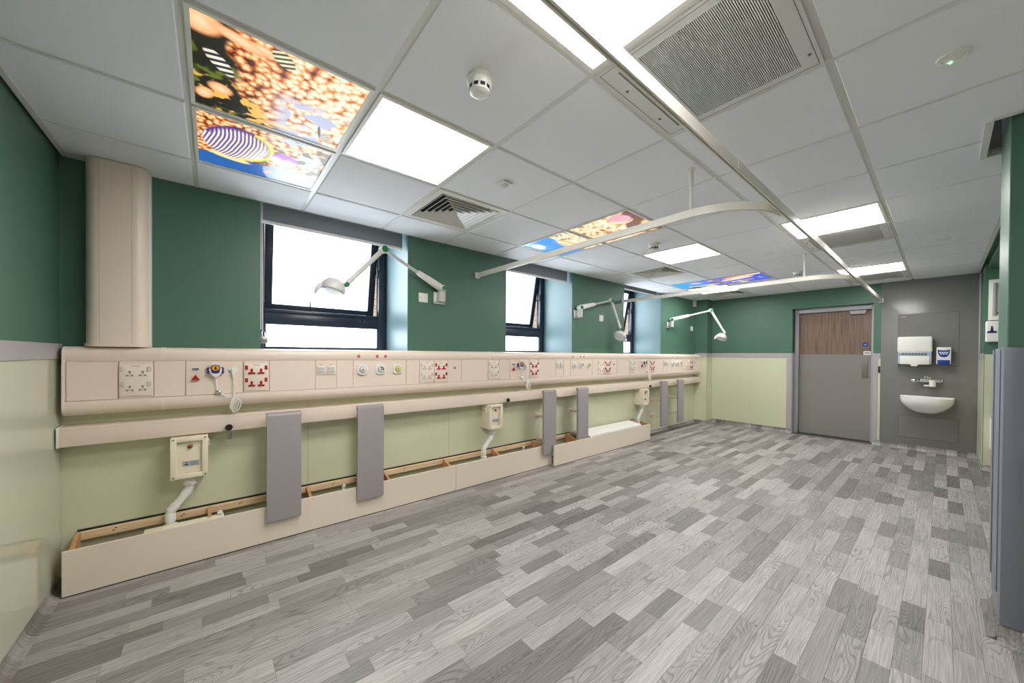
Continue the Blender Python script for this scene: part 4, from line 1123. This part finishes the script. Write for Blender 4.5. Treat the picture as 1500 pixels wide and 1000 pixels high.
P('closer', door, 'doorframe', prism([(-hwD + 0.085, 0), (-hwD + 0.275, 0), (-hwD + 0.255, -0.056), (-hwD + 0.105, -0.056)], 'x', -0.075, -0.033, ) if False else ([(x_, y_, z + 1.992 - 0.012) for x_ in (-0.088, -0.034) for y_, z in ((-hwD + 0.085, 0), (-hwD + 0.275, 0), (-hwD + 0.255, -0.05), (-hwD + 0.105, -0.05))], [(0, 1, 2, 3), (4, 7, 6, 5), (0, 4, 5, 1), (1, 5, 6, 2), (2, 6, 7, 3), (3, 7, 4, 0)]), smooth=False)
sg = P('fire_sign', door, 'blue', lathe([(0.034, -0.0316), (0.034, -0.034)], (0, -hwD + 0.10, 1.462), 'x', 28))
P('print_line', sg, 'smoky', box(-0.0347, -0.0341, -hwD + 0.083, -hwD + 0.117, 1.467, 1.471), box(-0.0347, -0.0341, -hwD + 0.080, -hwD + 0.120, 1.459, 1.463), box(-0.0347, -0.0341, -hwD + 0.086, -hwD + 0.114, 1.451, 1.455), smooth=False)
nl = P('notice_label', door, 'white', box(-0.0345, -0.0327, -hwD + 0.040, -hwD + 0.118, 1.308, 1.362), smooth=False)
P('print_line', nl, 'midgrey', box(-0.0352, -0.0346, -hwD + 0.050, -hwD + 0.108, 1.327, 1.345), smooth=False)
t = T('access_reader', 'tiny black access reader on the pale strip beside the door', 'reader', (XF - 0.0072, 0.586, 1.10))
P('case', t, 'black', rbox(-0.02, 0.0, -0.010, 0.010, -0.045, 0.045, .003))
P('light', t, 'midgrey', box(-0.0206, -0.0199, -0.004, 0.004, 0.02, 0.026), smooth=False)

# ------------------------------------------------------------ sink panel on the far wall and its fittings (local +x = viewer's right)
RZ = -PI / 2
sp = T('sink_panel', 'tall grey sink wall panel from floor to ceiling right of the door', 'wall panel', (XF, 0.137, 0.07), RZ)
P('panel', sp, 'sinkpanel', rbox(-0.434, 0.434, -0.018, -0.0005, 0, H - 0.07 - 0.002, .002))
P('panel_seam', sp, 'seamgrey', box(-0.2685, 0.2715, -0.0186, -0.0179, 1.0915, 1.8035), box(-0.2575, 0.2785, -0.0186, -0.0179, 0.1015, 0.4035), smooth=False)
ap = P('access_panel', sp, 'sinkpanel2', rbox(-0.265, 0.268, -0.0205, -0.0182, 1.095, 1.80, .001), smooth=False)
P('lock', ap, 'midgrey', lathe([(0.010, -0.0205), (0.009, -0.025)], (0.243, 0, 1.625), 'y', 14), box(0.235, 0.262, -0.026, -0.0208, 1.612, 1.618))
P('lock', ap, 'midgrey', lathe([(0.010, -0.0205), (0.009, -0.025)], (0.243, 0, 1.270), 'y', 14))
P('maker_label', ap, 'labelgrey', box(-0.245, -0.195, -0.0212, -0.0204, 1.760, 1.774), smooth=False)
ap2 = P('access_panel', sp, 'sinkpanel2', rbox(-0.254, 0.275, -0.0205, -0.0182, 0.105, 0.40, .001), smooth=False)
P('lock', ap2, 'midgrey', lathe([(0.010, -0.0205), (0.009, -0.024)], (0.250, 0, 0.252), 'y', 14))

t = T('towel_dispenser', 'white paper towel dispenser with grey smoky base above the basin', 'towel dispenser', (XF - 0.021, 0.246, 1.175), RZ)
P('back', t, 'white', rbox(-0.150, 0.150, -0.02, 0, 0.01, 0.375, .004))
P('upper_cover', t, 'white', rbox(-0.158, 0.158, -0.135, -0.004, 0.168, 0.380, .022, 4))
lo = P('lower_cover', t, 'smoky', rbox(-0.153, 0.153, -0.132, -0.006, 0.008, 0.180, .012, 3))
P('front_panel', t, 'white', rbox(-0.132, 0.132, -0.136, -0.128, 0.006, 0.118, .004))
P('towel_window', lo, 'midgrey', *[box(-0.115 + 0.029 * k, -0.115 + 0.029 * k + 0.024, -0.1345, -0.1318, 0.128, 0.160) for k in range(8)], smooth=False)
P('red_button', lo, 'red', box(-0.138, -0.124, -0.1345, -0.1318, 0.136, 0.150), smooth=False)
P('pull_tab', t, 'white', prism([(-0.036, 0.010), (0.036, 0.010), (0.026, -0.018), (-0.026, -0.018)], 'y', -0.136, -0.120))
P('key_lock', t, 'midgrey', rbox(-0.010, 0.010, -0.08, -0.06, 0.380, 0.388, .001))

t = T('soap_dispenser', 'small white soap dispenser with blue panel beside the towel dispenser', 'soap dispenser', (XF - 0.021, -0.007, 1.188), RZ)
P('case', t, 'white', rbox(-0.062, 0.062, -0.095, 0, 0.0, 0.222, .008, 3))
bp_ = P('blue_panel', t, 'blue', prism([(-0.052, 0.190), (-0.02, 0.182), (0.02, 0.182), (0.052, 0.190), (0.048, 0.140), (0.036, 0.108), (0.016, 0.092), (-0.016, 0.092), (-0.036, 0.108), (-0.048, 0.140)], 'y', -0.095, -0.098))
P('hand_icon', bp_, 'white', *[prism(rrect(-0.030 + 0.020 * k, 0.154, 0.017, 0.013, 0.004), 'y', -0.098, -0.0988) for k in range(4)], *[prism(rrect(-0.022 + 0.022 * k, 0.134, 0.017, 0.012, 0.004), 'y', -0.098, -0.0988) for k in range(3)], smooth=False)
P('drop_mark', bp_, 'navy', prism(ell(0, 0.103, 0.014, 0.007, 14), 'y', -0.098, -0.0988), smooth=False)
P('push_bar', t, 'blue', rbox(-0.052, 0.052, -0.112, -0.085, -0.006, 0.056, .006, 3))

t = T('basin_tap', 'chrome lever wall tap with white spout above the basin', 'tap', (XF - 0.021, 0.128, 0.965), RZ)
P('body', t, 'chrome', cyl((-0.085, -0.055, 0), (0.11, -0.055, 0), 0.023, n=18))
P('lever', t, 'chrome', tube([(-0.060, -0.058, 0.002), (-0.095, -0.07, -0.002), (-0.135, -0.085, -0.008)], [0.018, 0.020, 0.016], 14), ellipsoid((-0.115, -0.078, -0.002), 0.042, 0.026, 0.025))
for x in (-0.05, 0.105): P('wall_union', t, 'chrome', lathe([(0.026, 0), (0.026, -0.01), (0.016, -0.014), (0.016, -0.05)], (x, 0, 0), 'y', 18))
P('valve_head', t, 'chrome', cyl((-0.015, -0.055, 0.0), (-0.015, -0.055, 0.062), 0.022, n=18), cyl((0.016, -0.055, 0.01), (0.016, -0.055, 0.052), 0.016, n=14))
P('spout', t, 'white', cyl((0.045, -0.085, 0.010), (0.045, -0.085, -0.075), 0.030, n=20), rbox(-0.030, 0.040, -0.10, -0.07, -0.075, -0.055, .006))

bs = T('wash_basin', 'white half-moon ceramic wash basin fixed to the grey panel', 'basin', (XF - 0.0185, 0.135, 0.54), RZ)
nx, nz = 28, 9
v, f = [], []
Wb, Db, Hb = 0.243, 0.30, 0.20
def basin_ring(k, s_out):
    z = Hb * k
    pts = []
    fl = 0.40 + 0.60 * math.sin(PI / 2 * min(1, k * 1.15 + .02)) ** 0.8
    for i in range(nx + 1):
        a = PI * i / nx
        ex = 0.62
        cx = math.copysign(abs(math.cos(a)) ** ex, math.cos(a)); sy = abs(math.sin(a)) ** 0.75
        pts.append((-cx * Wb * fl * s_out, -sy * Db * (0.25 + 0.75 * fl) * s_out if True else 0, z))
    return pts
rings = [basin_ring(k / nz, 1.0) for k in range(nz + 1)]
rings += [[(p[0] * .90, p[1] * .90 - 0.012, Hb + 0.002) for p in rings[-1]], [(p[0] * .86, p[1] * .86 - 0.016, Hb - 0.02) for p in rings[nz]], [(p[0] * .5, p[1] * .5 - 0.05, 0.06) for p in rings[nz]]]
for r_ in rings: v += r_
m_ = nx + 1
for j in range(len(rings) - 1):
    for i in range(nx): f.append((j * m_ + i, j * m_ + i + 1, (j + 1) * m_ + i + 1, (j + 1) * m_ + i))
f.append(tuple(range(m_))); f.append(tuple(range((len(rings) - 1) * m_, len(rings) * m_)))
P('bowl', bs, 'ceramic', (v, f))
P('back_ledge', bs, 'ceramic', rbox(-0.238, 0.238, -0.05, -0.0005, Hb - 0.06, Hb + 0.012, .006, 3))

# ------------------------------------------------------------ right-hand fittings
t = T('glove_dispenser', 'tall white glove dispenser on the green return wall at right', 'dispenser', (6.8, -0.41, 1.70), RZ)
P('back_plate', t, 'white', rbox(-0.085, 0.12, -0.020, -0.0005, 0.0, 0.46, .004))
P('side_rail', t, 'lightgrey', rbox(-0.060, -0.035, -0.034, -0.018, 0.05, 0.42, .003), rbox(0.02, 0.045, -0.034, -0.018, 0.05, 0.42, .003))
P('red_strip', t, 'red', box(-0.03, 0.08, -0.0212, -0.0198, 0.070, 0.085), smooth=False)
t = T('tap_sign', 'white square plate with dark upturned T symbol, right wall', 'sign', (6.8, -0.385, 1.455), RZ)
P('plate', t, 'white', rbox(-0.078, 0.08, -0.05, -0.0005, 0.0, 0.235, .012, 3))
P('symbol', t, 'navy', prism([(-0.068, 0.10), (-0.002, 0.10), (-0.002, 0.120), (-0.024, 0.124), (-0.030, 0.18), (-0.040, 0.18), (-0.046, 0.124), (-0.068, 0.120)], 'y', -0.05, -0.0515), smooth=False)
t = T('lower_dispenser', 'slim white wall box low down behind the grey corner guard', 'dispenser', (6.793, -0.40, 0.255), RZ)
P('case', t, 'white', rbox(-0.052, 0.09, -0.09, -0.0005, 0.0, 0.345, .010, 3))
P('lid', t, 'lightgrey', rbox(-0.054, 0.092, -0.092, -0.001, 0.345, 0.355, .003))
t = T('corner_guard', 'tall lilac grey corner guard on the near right pier', 'corner guard', (2.73, -0.182, 0.08))
P('front_leaf', t, 'guard', rbox(-0.014, -0.0005, -0.066, 0.008, 0.0, 1.242, .004))
P('end_leaf', t, 'guard', rbox(-0.012, 0.395, 0.0005, 0.008, 0.0, 1.242, .003))
P('edge_moulding', t, 'guard', rbox(0.10, 0.39, 0.0082, 0.012, 0.10, 1.235, .0015))
P('edge_moulding', t, 'guard', rbox(0.33, 0.40, 0.0122, 0.016, 0.10, 1.235, .0015))
t = T('wall_bumper', 'grey wall bumper block at the right picture edge', 'bumper', (2.722, -0.30, 0.64))
P('block', t, 'guard', prism([(-0.0005, 0.0), (-0.055, 0.04), (-0.055, 0.17), (-0.0005, 0.215)], 'y', -0.32, 0.068) if False else ([(x_, y_, z) for y_ in (-0.32, 0.070) for x_, z in ((-0.0005, 0.0), (-0.05, 0.035), (-0.05, 0.18), (-0.0005, 0.212))], [(0, 1, 2, 3), (7, 6, 5, 4), (0, 4, 5, 1), (1, 5, 6, 2), (2, 6, 7, 3), (3, 7, 4, 0)]), smooth=False)
P('face_strip', t, 'dado', box(-0.0525, -0.0502, -0.31, 0.065, 0.06, 0.155), smooth=False)
